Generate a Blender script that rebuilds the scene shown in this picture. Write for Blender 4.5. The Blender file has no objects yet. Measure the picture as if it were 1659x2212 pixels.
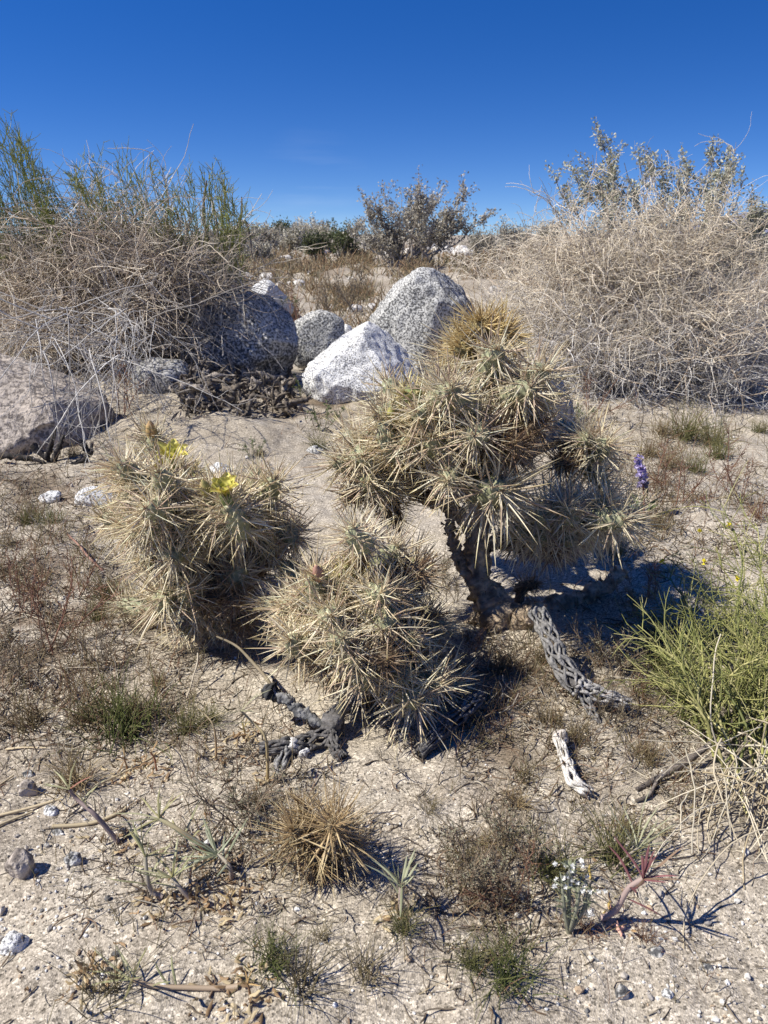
import bpy, bmesh, math, random
import numpy as np
from mathutils import Vector, Matrix, Quaternion

random.seed(7)
rng = np.random.default_rng(11)
sc = bpy.context.scene
R = math.radians

# ------------------------------------------------------------------ camera, sky, sun, exposure
H, PITCH, F = 0.75, R(19.8), 1662.0          # eye height, tilt, focal length in units of a 1659 x 2212 picture
CU, CV = 829.5, 1106.0
cam_d = bpy.data.cameras.new('camera')
cam = bpy.data.objects.new('camera', cam_d)
sc.collection.objects.link(cam)
cam.location = (0, 0, H)
cam.rotation_euler = (R(90) - PITCH, 0, 0)
cam_d.sensor_fit = 'VERTICAL'
cam_d.sensor_height = 24.0
cam_d.lens = 12.0 / (1106.0 / F)
cam_d.clip_start, cam_d.clip_end = 0.02, 30000
cam_d.dof.use_dof = True
cam_d.dof.focus_distance = 1.5
cam_d.dof.aperture_fstop = 9.0
sc.camera = cam

SUN_EL = 50
world = bpy.data.worlds.new('World')
sc.world = world
world.use_nodes = True
wn = world.node_tree
sky = wn.nodes.new('ShaderNodeTexSky')
sky.sky_type = 'NISHITA'
sky.sun_disc = False
sky.sun_elevation = R(SUN_EL)
sky.sun_rotation = R(-104)
sky.altitude = 300
sky.air_density = 1.0
sky.dust_density = 0.0
sky.ozone_density = 3.0
bg = wn.nodes['Background']
bg.inputs['Strength'].default_value = 0.092
tc = wn.nodes.new('ShaderNodeTexCoord')
mp = wn.nodes.new('ShaderNodeMapping')          # clear dry desert air: the pale band at the horizon is thin
mp.vector_type = 'POINT'
mp.inputs['Scale'].default_value = (1, 1, 1.9)
mp.inputs['Location'].default_value = (0, 0, 0.085)
vn = wn.nodes.new('ShaderNodeVectorMath'); vn.operation = 'NORMALIZE'
wn.links.new(tc.outputs['Generated'], mp.inputs[0]); wn.links.new(mp.outputs[0], vn.inputs[0]); wn.links.new(vn.outputs[0], sky.inputs[0])
hs = wn.nodes.new('ShaderNodeHueSaturation')
hs.inputs['Hue'].default_value = 0.517
hs.inputs['Saturation'].default_value = 1.38
wn.links.new(sky.outputs[0], hs.inputs['Color'])
# a faint wisp of high cloud low over the horizon
cm = wn.nodes.new('ShaderNodeMapping'); cm.inputs['Scale'].default_value = (3.0, 3.0, 26.0); cm.inputs['Rotation'].default_value = (0, R(-9), 0)
wn.links.new(tc.outputs['Generated'], cm.inputs[0])
cn = wn.nodes.new('ShaderNodeTexNoise'); cn.inputs['Scale'].default_value = 1.6; cn.inputs['Detail'].default_value = 5
wn.links.new(cm.outputs[0], cn.inputs['Vector'])
cd = wn.nodes.new('ShaderNodeVectorMath'); cd.operation = 'DISTANCE'; cd.inputs[1].default_value = (-0.085, 0.995, 0.05)
wn.links.new(tc.outputs['Generated'], cd.inputs[0])
c1 = wn.nodes.new('ShaderNodeMapRange'); c1.inputs[1].default_value = .075; c1.inputs[2].default_value = .02; wn.links.new(cd.outputs['Value'], c1.inputs[0])
c2 = wn.nodes.new('ShaderNodeMapRange'); c2.inputs[1].default_value = .48; c2.inputs[2].default_value = .75; c2.inputs[4].default_value = .10; wn.links.new(cn.outputs[0], c2.inputs[0])
c3 = wn.nodes.new('ShaderNodeMath'); c3.operation = 'MULTIPLY'; wn.links.new(c1.outputs[0], c3.inputs[0]); wn.links.new(c2.outputs[0], c3.inputs[1])
cx = wn.nodes.new('ShaderNodeMix'); cx.data_type = 'RGBA'; cx.inputs[7].default_value = (7, 7.6, 8.2, 1)
wn.links.new(c3.outputs[0], cx.inputs[0]); wn.links.new(hs.outputs[0], cx.inputs[6])
wn.links.new(cx.outputs[2], bg.inputs['Color'])

sun_d = bpy.data.lights.new('sun', 'SUN')
sun_d.energy = 5.0
sun_d.angle = R(0.53)
sun_d.color = (1.0, 0.95, 0.85)
sun = bpy.data.objects.new('sun', sun_d)
sc.collection.objects.link(sun)
SUN_AZ = 14                                      # degrees that the light leans away from the viewer
sun_dir = Vector((math.cos(R(SUN_EL)) * math.cos(R(SUN_AZ)), math.cos(R(SUN_EL)) * math.sin(R(SUN_AZ)), -math.sin(R(SUN_EL)))).normalized()
sun.rotation_euler = sun_dir.to_track_quat('-Z', 'Y').to_euler()
sun.location = (-6, 0, 8)
sc.view_settings.view_transform = 'Standard'
sc.view_settings.look = 'None'
sc.view_settings.exposure = 0.6
sc.view_settings.gamma = 1.0
sc.render.engine = 'CYCLES'
sc.cycles.max_bounces = 6
sc.cycles.transparent_max_bounces = 6
COL = sc.collection

# ------------------------------------------------------------------ numbers: noise, rays, ground height
def _hash(ix, iy, iz, seed):
    h = (ix * 374761393 + iy * 668265263 + iz * 2147483647 + seed * 1274126177) & 0xffffffff
    h = ((h ^ (h >> 13)) * 1274126177) & 0xffffffff
    h = ((h ^ (h >> 16)) * 2246822519) & 0xffffffff
    return ((h ^ (h >> 15)) & 0xffffff) / float(0xffffff)

def vnoise(p, seed=0):
    p = np.asarray(p, float)
    i = np.floor(p).astype(np.int64)
    f = p - i
    f = f * f * f * (f * (f * 6 - 15) + 10)
    r = 0
    for dx in (0, 1):
        for dy in (0, 1):
            for dz in (0, 1):
                w = (f[..., 0] if dx else 1 - f[..., 0]) * (f[..., 1] if dy else 1 - f[..., 1]) * (f[..., 2] if dz else 1 - f[..., 2])
                r = r + w * _hash(i[..., 0] + dx, i[..., 1] + dy, i[..., 2] + dz, seed)
    return r * 2 - 1

def fbm(p, octaves=4, seed=0, gain=0.5):
    p = np.asarray(p, float)
    r, a = 0, 1.0
    for o in range(octaves):
        r = r + a * vnoise(p + o * 17.3, seed + o)
        p, a = p * 2.03, a * gain
    return r

def ray(u, v):
    a = (np.asarray(u, float) - CU) / F
    b = (CV - np.asarray(v, float)) / F
    return np.stack([a, math.cos(PITCH) + b * math.sin(PITCH), -math.sin(PITCH) + b * math.cos(PITCH)], -1)

def P3(u, v, Y):
    d = ray(u, v)
    return np.array([0, 0, H]) + d * (np.asarray(Y, float) / d[..., 1])[..., None]

def flat(u, v):
    d = ray(u, v)
    return np.array([0, 0, H]) + d * (-H / d[2])

MOUNDS = []
for (u, v, amp, sx, sy) in ((1085, 1360, .05, .22, .16), (760, 1480, .03, .16, .12), (470, 1420, .03, .2, .15), (300, 860, .10, .8, .5),
                            (1330, 860, .09, .9, .5), (500, 940, .05, .35, .25), (1000, 900, .04, .5, .3), (1150, 1500, .025, .2, .12)):
    q = flat(u, v)
    MOUNDS.append((q[0], q[1], amp, sx, sy))

def gh(x, y):
    x, y = np.asarray(x, float), np.asarray(y, float)
    z0 = np.zeros_like(x)
    d = np.hypot(x, y)
    far = np.clip((d - 3) / 20, 0, 1)
    h = 0.028 * fbm(np.stack([x * 1.3, y * 1.3, z0], -1), 3, 3) * (1 + 5 * far)
    h = h + 0.009 * fbm(np.stack([x * 9, y * 9, z0], -1), 3, 5)
    h = h + 0.0018 * fbm(np.stack([x * 38, y * 38, z0], -1), 3, 9)
    lump = vnoise(np.stack([x * 60, y * 60, z0], -1), 21)
    h = h + 0.0016 * np.clip(lump - 0.35, 0, 1)
    for (mx, my, amp, sx, sy) in MOUNDS:
        h = h + amp * np.exp(-((x - mx) / sx) ** 2 - ((y - my) / sy) ** 2)
    return h - 0.02

def G(u, v):
    u, v = np.asarray(u, float), np.asarray(v, float)
    d = ray(u, v)
    z = np.zeros_like(d[..., 0])
    for _ in range(6):
        t = (z - H) / d[..., 2]
        z = gh(d[..., 0] * t, d[..., 1] * t)
    return np.stack([d[..., 0] * t, d[..., 1] * t, z], -1)

# ------------------------------------------------------------------ mesh building
class MB:
    def __init__(s):
        s.v, s.f, s.c, s.m, s.n = [], [], [], [], 0
    def add(s, verts, faces, col=(.5, .5, .5), mi=0):
        verts = np.asarray(verts, float).reshape(-1, 3)
        faces = np.asarray(faces, np.int64)
        c = np.asarray(col, float)
        if c.ndim == 1:
            c = np.tile(c, (len(verts), 1))
        s.v.append(verts); s.c.append(c.reshape(-1, 3)); s.f.append(faces + s.n)
        s.m.append(np.full(len(faces), mi)); s.n += len(verts)
    def mesh(s, name, mats, origin=(0, 0, 0), smooth=True):
        V = np.concatenate(s.v) - np.asarray(origin, float)
        Cc = np.concatenate(s.c)
        me = bpy.data.meshes.new(name)
        me.vertices.add(len(V)); me.vertices.foreach_set('co', V.ravel())
        loops = np.concatenate([f.ravel() for f in s.f])
        tot = np.concatenate([np.full(len(f), f.shape[1]) for f in s.f])
        st = np.concatenate([[0], np.cumsum(tot)[:-1]])
        me.loops.add(len(loops)); me.loops.foreach_set('vertex_index', loops)
        me.polygons.add(len(tot)); me.polygons.foreach_set('loop_start', st); me.polygons.foreach_set('loop_total', tot)
        me.polygons.foreach_set('material_index', np.concatenate(s.m))
        me.polygons.foreach_set('use_smooth', np.full(len(tot), smooth))
        ca = me.color_attributes.new('Col', 'FLOAT_COLOR', 'POINT')
        ca.data.foreach_set('color', np.concatenate([np.clip(Cc, 0, 1), np.ones((len(Cc), 1))], 1).ravel())
        for m in (mats if isinstance(mats, (list, tuple)) else [mats]):
            me.materials.append(m)
        me.update(); me.validate()
        return me

def link(name, me, parent=None, loc=(0, 0, 0)):
    o = bpy.data.objects.new(name, me)
    COL.objects.link(o)
    if parent is not None:
        o.parent = parent
    o.location = loc
    return o

def tag(o, label, cat, group=None):
    o['label'] = label; o['category'] = cat
    if group: o['group'] = group
    return o

def thing(name, label, cat, loc, group=None):
    o = bpy.data.objects.new(name, None)
    COL.objects.link(o)
    o.location = loc
    o.empty_display_size = 0.05
    return tag(o, label, cat, group)

def part(name, mb, mat, root, smooth=True):
    return link(name, mb.mesh(name, mat, root.location, smooth), root)

def solo(name, mb, mat, loc, label, cat, group=None, smooth=True):
    return tag(link(name, mb.mesh(name, mat, loc, smooth), None, loc), label, cat, group)

def unit(a):
    return a / np.maximum(np.linalg.norm(a, axis=-1, keepdims=True), 1e-9)

def frames(P):
    T = unit(np.gradient(P, axis=1))
    ref = np.where(np.abs(unit(P[:, -1] - P[:, 0])[:, 2:3]) > 0.8, np.array([[1., .2, 0]]), np.array([[0, .1, 1.]]))
    B = unit(np.cross(T, np.broadcast_to(ref[:, None, :], T.shape)))
    return T, B, np.cross(T, B)

def tubes(mb, P, Rr, S=3, col=(.5, .5, .5), mi=0):
    P = np.asarray(P, float)
    N, K, _ = P.shape
    Rr = np.broadcast_to(np.asarray(Rr, float), (N, K))
    T, B, Cx = frames(P)
    th = np.arange(S) * 2 * math.pi / S
    V = P[:, :, None] + Rr[:, :, None, None] * (np.cos(th)[None, None, :, None] * B[:, :, None] + np.sin(th)[None, None, :, None] * Cx[:, :, None])
    idx = np.arange(N * K * S).reshape(N, K, S)
    a, b = idx[:, :-1, :], idx[:, 1:, :]
    f = np.stack([a, np.roll(a, -1, 2), np.roll(b, -1, 2), b], -1).reshape(-1, 4)
    c = np.asarray(col, float)
    if c.ndim == 2 and c.shape[0] == N: c = c[:, None, None, :]
    elif c.ndim == 3: c = c[:, :, None, :]
    mb.add(V.reshape(-1, 3), f, np.broadcast_to(c, (N, K, S, 3)).reshape(-1, 3), mi)

def ribbons(mb, P, W, fold=0.25, col=(.3, .35, .2), mi=0):
    """narrow leaves: three vertices across, creased along the middle"""
    P = np.asarray(P, float)
    N, K, _ = P.shape
    W = np.broadcast_to(np.asarray(W, float), (N, K))[..., None]
    T, B, Cx = frames(P)
    V = np.stack([P - B * W + Cx * W * fold * 2, P, P + B * W + Cx * W * fold * 2], 2)
    idx = np.arange(N * K * 3).reshape(N, K, 3)
    a, b = idx[:, :-1], idx[:, 1:]
    f = np.stack([a[..., :-1], a[..., 1:], b[..., 1:], b[..., :-1]], -1).reshape(-1, 4)
    c = np.asarray(col, float)
    if c.ndim == 2 and c.shape[0] == N: c = c[:, None, None, :]
    elif c.ndim == 3: c = c[:, :, None, :]
    mb.add(V.reshape(-1, 3), f, np.broadcast_to(c, (N, K, 3, 3)).reshape(-1, 3), mi)

def leaves(mb, C0, D, L, W, col, mi=0):
    N = len(C0)
    D = unit(D)
    S = unit(np.cross(D, rng.normal(size=(N, 3))))
    U = np.cross(D, S)
    L = np.broadcast_to(L, N)[:, None]; W = np.broadcast_to(W, N)[:, None]
    V = np.stack([C0, C0 + D * L * .5 + S * W + U * W * .5, C0 + D * L, C0 + D * L * .5 - S * W + U * W * .5], 1)
    c = np.broadcast_to(np.asarray(col, float)[:, None] if np.ndim(col) == 2 else col, (N, 4, 3)).reshape(-1, 3)
    mb.add(V.reshape(-1, 3), np.arange(N * 4).reshape(N, 4), c, mi)

def tint(base, n, var=.25, hue=.08):
    b = np.asarray(base, float)
    return b * (1 + var * rng.uniform(-1, 1, (n, 1))) * (1 + hue * rng.uniform(-1, 1, (n, 3)))

def mixc(cols, n, var=.2, p=None):
    k = rng.choice(len(cols), n, p=p)
    return np.asarray(cols, float)[k] * (1 + var * rng.uniform(-1, 1, (n, 1)))

def wander(P, amp, waves=2.0):
    """bends paths by smooth random offsets that vanish at the start"""
    N, K, _ = P.shape
    t = np.linspace(0, 1, K)[None, :, None]
    o = 0
    for w in (1.0, 2.1, 3.7):
        o = o + np.sin(2 * math.pi * (w * waves / 2 * t + rng.uniform(0, 1, (N, 1, 3)))) * rng.normal(size=(N, 1, 3)) / w
    o0 = o[:, :1]
    return P + (o - o0) * np.asarray(amp).reshape(-1, 1, 1) * .6

def bez(A, M, B, K):
    t = np.linspace(0, 1, K)[None, :, None]
    return (1 - t) ** 2 * A[:, None] + 2 * t * (1 - t) * M[:, None] + t * t * B[:, None]

def walk(S0, D, L, K, wob, grav):
    N = len(S0)
    d = unit(D); p = S0.copy(); out = [p.copy()]
    st = (np.broadcast_to(L, N) / (K - 1))[:, None]
    curl = rng.normal(size=(N, 3)) * wob
    for k in range(K - 1):
        d = unit(d + curl * .6 + rng.normal(size=(N, 3)) * wob * .7 + np.array([0, 0, grav]))
        p = p + d * st
        out.append(p.copy())
    return np.stack(out, 1)

def pick(P, n, lo=.25, hi=1.0):
    """n points along given paths with their tangents"""
    N, K, _ = P.shape
    i = rng.integers(0, N, n)
    t = rng.uniform(lo, hi, n) * (K - 1.001)
    k = t.astype(int); f = (t - k)[:, None]
    a, b = P[i, k], P[i, np.minimum(k + 1, K - 1)]
    return a * (1 - f) + b * f, unit(b - a)

def sph(n):
    return unit(rng.normal(size=(n, 3)))

def curve(pts, K):
    pts = np.asarray(pts, float)
    n = len(pts)
    t = np.linspace(0, n - 1, K)
    i = np.clip(t.astype(int), 0, n - 2)
    f = (t - i)[:, None]
    g = lambda j: pts[np.clip(j, 0, n - 1)]
    p0, p1, p2, p3 = g(i - 1), g(i), g(i + 1), g(i + 2)
    return .5 * (2 * p1 + (p2 - p0) * f + (2 * p0 - 5 * p1 + 4 * p2 - p3) * f ** 2 + (3 * p1 - p0 - 3 * p2 + p3) * f ** 3)

def limb(mb, pts, rad, K=36, S=12, amp=.25, seed=0, cols=((.2, .16, .12), (.3, .24, .17)), fr=1.0):
    P = curve(pts, K)[None]
    r = np.interp(np.linspace(0, 1, K), np.linspace(0, 1, len(rad)), rad)
    T, B, Cx = frames(P)
    th = np.arange(S) * 2 * math.pi / S
    dirn = np.cos(th)[None, :, None] * B[0][:, None] + np.sin(th)[None, :, None] * Cx[0][:, None]
    base = P[0][:, None] + dirn * r[:, None, None]
    n = fbm(base * fr / max(np.mean(r), .004) * .9, 4, seed, .6)
    tt = np.linspace(0, 1, K)[:, None] + th[None] * 0
    n = n + .55 * vnoise(np.stack([np.cos(th)[None] * 2.4 + 0 * tt, np.sin(th)[None] * 2.4 + 0 * tt, tt * 5 + seed], -1), seed + 9)
    V = P[0][:, None] + dirn * (r[:, None] * (1 + amp * n))[..., None]
    idx = np.arange(K * S).reshape(K, S)
    a, b = idx[:-1], idx[1:]
    f = np.stack([a, np.roll(a, -1, 1), np.roll(b, -1, 1), b], -1).reshape(-1, 4)
    w = np.clip(fbm(base * 90, 2, seed + 5) * .9 + .5, 0, 1)[..., None]
    c = np.asarray(cols[0]) * (1 - w) + np.asarray(cols[1]) * w
    mb.add(V.reshape(-1, 3), f, c.reshape(-1, 3))
    for e, pt in ((0, P[0][0]), (K - 1, P[0][-1])):
        ring = idx[e]
        vs = np.concatenate([V[e], pt[None]])
        fs = np.array([[j, (j + 1) % S, S] for j in range(S)])
        mb.add(vs, fs, np.concatenate([c[e], c[e][:1]]))

def lattice(mb, pts, rad, strands=5, turns=1.2, rs=.0035, K=60, col=((.22, .21, .2), (.34, .32, .3)), fray=0.0):
    """the netted wood skeleton of a dead cholla: two families of strands that cross"""
    P0 = curve(pts, K)[None]
    T, B, Cx = frames(P0)
    r = np.interp(np.linspace(0, 1, K), np.linspace(0, 1, len(rad)), rad)
    t = np.linspace(0, 1, K)
    strands += 2; rs *= .72; r = r * .78
    for s in (-1, 1):
        for j in range(strands):
            a = 2 * math.pi * j / strands + s * (turns * .5 * np.sin(t * math.pi * 5 + j) * .8) + s * .6 * t + rng.normal() * .15
            rr = r * (1 + .10 * np.sin(t * 23 + j * 2 + s)) + fray * t ** 4 * rng.uniform(-.3, 1)
            p = P0[0] + (np.cos(a)[:, None] * B[0] + np.sin(a)[:, None] * Cx[0]) * rr[:, None]
            w = rs * (1 + .35 * np.sin(t * 31 + j)) * (1 - .6 * np.clip((t - .8) / .2, 0, 1))
            c = np.asarray(col[0]) + (np.asarray(col[1]) - np.asarray(col[0])) * rng.uniform(0, 1, (K, 1))
            tubes(mb, p[None], w[None], 6, c[None])

# ------------------------------------------------------------------ materials
def mat(name, rough=.8, transl=0.0, noise=(0, 0, 0), spec=.3, bump=0.0, bscale=200.0, base=None, objvar=0.0):
    m = bpy.data.materials.new(name)
    m.use_nodes = True
    nt = m.node_tree; N, Lk = nt.nodes, nt.links
    b = N['Principled BSDF']
    b.inputs['Roughness'].default_value = rough
    b.inputs['Specular IOR Level'].default_value = spec
    at = N.new('ShaderNodeAttribute'); at.attribute_name = 'Col'
    src = at.outputs['Color']
    co = N.new('ShaderNodeTexCoord')
    if noise[0]:
        nz = N.new('ShaderNodeTexNoise'); nz.inputs['Scale'].default_value = noise[0]; nz.inputs['Detail'].default_value = 4
        Lk.new(co.outputs['Object'], nz.inputs['Vector'])
        mr = N.new('ShaderNodeMapRange'); mr.inputs[1].default_value = .3; mr.inputs[2].default_value = .7
        mr.inputs[3].default_value = noise[1]; mr.inputs[4].default_value = noise[2]
        Lk.new(nz.outputs[0], mr.inputs[0])
        mx = N.new('ShaderNodeMix'); mx.data_type = 'RGBA'; mx.blend_type = 'MULTIPLY'; mx.inputs[0].default_value = 1
        Lk.new(src, mx.inputs[6]); Lk.new(mr.outputs[0], mx.inputs[7])
        src = mx.outputs[2]
    if objvar:
        oi = N.new('ShaderNodeObjectInfo')
        mr = N.new('ShaderNodeMapRange'); mr.inputs[3].default_value = 1 - objvar; mr.inputs[4].default_value = 1 + objvar
        Lk.new(oi.outputs['Random'], mr.inputs[0])
        mx = N.new('ShaderNodeMix'); mx.data_type = 'RGBA'; mx.blend_type = 'MULTIPLY'; mx.inputs[0].default_value = 1
        Lk.new(src, mx.inputs[6]); Lk.new(mr.outputs[0], mx.inputs[7])
        src = mx.outputs[2]
    Lk.new(src, b.inputs['Base Color'])
    if bump:
        bn = N.new('ShaderNodeTexNoise'); bn.inputs['Scale'].default_value = bscale; bn.inputs['Detail'].default_value = 5
        Lk.new(co.outputs['Object'], bn.inputs['Vector'])
        bp = N.new('ShaderNodeBump'); bp.inputs['Strength'].default_value = bump; bp.inputs['Distance'].default_value = 1.0 / bscale
        Lk.new(bn.outputs[0], bp.inputs['Height']); Lk.new(bp.outputs[0], b.inputs['Normal'])
    if transl:
        tr = N.new('ShaderNodeBsdfTranslucent'); Lk.new(src, tr.inputs['Color'])
        ms = N.new('ShaderNodeMixShader'); ms.inputs[0].default_value = transl
        Lk.new(b.outputs[0], ms.inputs[1]); Lk.new(tr.outputs[0], ms.inputs[2])
        Lk.new(ms.outputs[0], N['Material Output'].inputs['Surface'])
    return m

M_dry = mat('dry_twig', .75, 0, (30, .75, 1.2))
M_leaf = mat('leaf', .6, .25, objvar=.12)
M_grass = mat('grass_blade', .6, .2, objvar=.15)
M_wood = mat('weathered_wood', .85, 0, (120, .6, 1.3), bump=.7, bscale=260)
M_bark = mat('cactus_bark', .9, 0, (70, .5, 1.5), bump=1.0, bscale=120)
M_skin = mat('cactus_skin', .55, 0, (90, .8, 1.2), bump=.35, bscale=350, objvar=.15)
M_spine = mat('cactus_spine', .35, .30, spec=.55, objvar=.12)
M_petal = mat('petal', .5, .35)
M_pebble = mat('pebble', .85, 0, (160, .7, 1.25), bump=.5, bscale=300)

def granite(name, light, dark, amount=.5, scale=90.0, patch=0.0, patch_col=(.08, .08, .085), bump=.8):
    """coarse white and black grains with a few larger mottles"""
    m = bpy.data.materials.new(name); m.use_nodes = True
    nt = m.node_tree; N, Lk = nt.nodes, nt.links
    b = N['Principled BSDF']; b.inputs['Roughness'].default_value = .85; b.inputs['Specular IOR Level'].default_value = .25
    co = N.new('ShaderNodeTexCoord')
    n1 = N.new('ShaderNodeTexNoise'); n1.inputs['Scale'].default_value = scale; n1.inputs['Detail'].default_value = 3; n1.inputs['Roughness'].default_value = .65
    Lk.new(co.outputs['Object'], n1.inputs['Vector'])
    n2 = N.new('ShaderNodeTexNoise'); n2.inputs['Scale'].default_value = 5.0; n2.inputs['Detail'].default_value = 4
    Lk.new(co.outputs['Object'], n2.inputs['Vector'])
    ad = N.new('ShaderNodeMath'); ad.operation = 'MULTIPLY_ADD'; ad.inputs[1].default_value = .22; Lk.new(n2.outputs[0], ad.inputs[0]); Lk.new(n1.outputs[0], ad.inputs[2])
    cr = N.new('ShaderNodeValToRGB')
    e = cr.color_ramp.elements
    e[0].position = amount; e[0].color = (*dark, 1); e[1].position = amount + .1; e[1].color = (*light, 1)
    x = cr.color_ramp.elements.new(amount + .2); x.color = tuple(min(1, c * 1.18) for c in light) + (1,)
    Lk.new(ad.outputs[0], cr.inputs[0])
    src = cr.outputs[0]
    if patch:
        n3 = N.new('ShaderNodeTexNoise'); n3.inputs['Scale'].default_value = 3.2; n3.inputs['Detail'].default_value = 6; n3.inputs['Roughness'].default_value = .7
        mp = N.new('ShaderNodeMapping'); mp.inputs['Scale'].default_value = (1.5, 1, .55); mp.inputs['Rotation'].default_value = (0, .4, 0)
        Lk.new(co.outputs['Object'], mp.inputs[0]); Lk.new(mp.outputs[0], n3.inputs['Vector'])
        mr = N.new('ShaderNodeMapRange'); mr.inputs[1].default_value = .56; mr.inputs[2].default_value = .66; mr.inputs[4].default_value = patch
        Lk.new(n3.outputs[0], mr.inputs[0])
        mx = N.new('ShaderNodeMix'); mx.data_type = 'RGBA'; Lk.new(mr.outputs[0], mx.inputs[0]); Lk.new(src, mx.inputs[6])
        mx.inputs[7].default_value = (*patch_col, 1); src = mx.outputs[2]
    Lk.new(src, b.inputs['Base Color'])
    bp = N.new('ShaderNodeBump'); bp.inputs['Strength'].default_value = bump; bp.inputs['Distance'].default_value = .008
    Lk.new(n1.outputs[0], bp.inputs['Height']); Lk.new(bp.outputs[0], b.inputs['Normal'])
    return m

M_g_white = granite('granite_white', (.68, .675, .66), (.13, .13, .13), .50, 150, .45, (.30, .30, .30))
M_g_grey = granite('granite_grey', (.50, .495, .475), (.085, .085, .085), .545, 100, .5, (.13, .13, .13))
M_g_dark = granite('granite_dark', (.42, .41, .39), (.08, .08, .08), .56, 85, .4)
M_g_tan = granite('sandstone_tan', (.42, .365, .31), (.17, .145, .125), .53, 55, .5, (.16, .14, .125), 1.0)
M_g_far = granite('granite_pale', (.55, .52, .48), (.2, .19, .18), .47, 12, .3)

def ground_material():
    m = bpy.data.materials.new('sandy_ground'); m.use_nodes = True
    nt = m.node_tree; N, Lk = nt.nodes, nt.links
    b = N['Principled BSDF']; b.inputs['Roughness'].default_value = .95; b.inputs['Specular IOR Level'].default_value = .15
    ge = N.new('ShaderNodeNewGeometry'); pos = ge.outputs['Position']
    def noise(s, d=3, r=.55):
        n = N.new('ShaderNodeTexNoise'); n.inputs['Scale'].default_value = s; n.inputs['Detail'].default_value = d; n.inputs['Roughness'].default_value = r
        Lk.new(pos, n.inputs['Vector']); return n.outputs[0]
    def ramp(src, stops):
        c = N.new('ShaderNodeValToRGB'); el = c.color_ramp.elements
        while len(el) < len(stops): el.new(.5)
        for e, (p, col) in zip(el, stops): e.position = p; e.color = (*col, 1)
        Lk.new(src, c.inputs[0]); return c.outputs[0]
    def mix(fac, a, c2, mode='MIX'):
        x = N.new('ShaderNodeMix'); x.data_type = 'RGBA'; x.blend_type = mode
        if isinstance(fac, float): x.inputs[0].default_value = fac
        else: Lk.new(fac, x.inputs[0])
        for s, i in ((a, 6), (c2, 7)):
            if isinstance(s, tuple): x.inputs[i].default_value = (*s, 1)
            else: Lk.new(s, x.inputs[i])
        return x.outputs[2]
    base = ramp(noise(1.6, 5), [(.3, (.325, .29, .235)), (.5, (.385, .35, .295)), (.7, (.44, .405, .35))])
    base = mix(.8, base, ramp(noise(14, 4, .65), [(.3, (.72, .69, .66)), (.7, (1.1, 1.1, 1.1))]), 'MULTIPLY')
    at = N.new('ShaderNodeAttribute'); at.attribute_name = 'Col'
    base = mix(1.0, base, at.outputs['Color'], 'MULTIPLY')
    def grains(scale, stops):
        vo = N.new('ShaderNodeTexVoronoi'); vo.inputs['Scale'].default_value = scale; Lk.new(pos, vo.inputs['Vector'])
        sep = N.new('ShaderNodeSeparateColor'); Lk.new(vo.outputs['Color'], sep.inputs[0])
        return vo.outputs['Distance'], ramp(sep.outputs[0], stops)
    d1, g1 = grains(460, [(.0, (.16, .155, .15)), (.12, (.55, .53, .50)), (.35, (.95, .93, .90)), (.75, (1.1, 1.08, 1.04)), (.92, (1.6, 1.58, 1.55))])
    d2, g2 = grains(230, [(.0, (.30, .29, .28)), (.09, (.9, .89, .88)), (.84, (1.04, 1.03, 1.02)), (.95, (1.6, 1.6, 1.6))])
    base = mix(.85, base, g1, 'MULTIPLY')
    base = mix(.8, base, g2, 'MULTIPLY')
    Lk.new(base, b.inputs['Base Color'])
    hm = N.new('ShaderNodeMath'); hm.operation = 'MULTIPLY_ADD'; hm.inputs[1].default_value = -.45; Lk.new(d2, hm.inputs[0]); 
    h2 = N.new('ShaderNodeMath'); h2.operation = 'MULTIPLY_ADD'; h2.inputs[1].default_value = .45; Lk.new(noise(110, 4, .7), h2.inputs[0])
    Lk.new(d1, hm.inputs[2]); Lk.new(hm.outputs[0], h2.inputs[2])
    bp = N.new('ShaderNodeBump'); bp.inputs['Strength'].default_value = .45; bp.inputs['Distance'].default_value = .0025
    Lk.new(h2.outputs[0], bp.inputs['Height']); Lk.new(bp.outputs[0], b.inputs['Normal'])
    return m

# ------------------------------------------------------------------ ground: one sheet to the horizon
BROWN = [(120, 1420, 230, 200), (60, 1250, 120, 100), (1100, 1450, 150, 70), (1130, 1600, 150, 110), (700, 880, 200, 40), (1030, 1900, 130, 170), (150, 1020, 160, 60)]
def soil_mask(x, y):
    w = 0
    for (u, v, su, sv) in BROWN:
        a, r_, f = flat(u, v), flat(u + su, v), flat(u, v - sv)
        w = w + np.exp(-((x - a[0]) / (r_[0] - a[0])) ** 2 - ((y - a[1]) / (f[1] - a[1])) ** 2)
    return np.clip(w, 0, 1)

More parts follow.
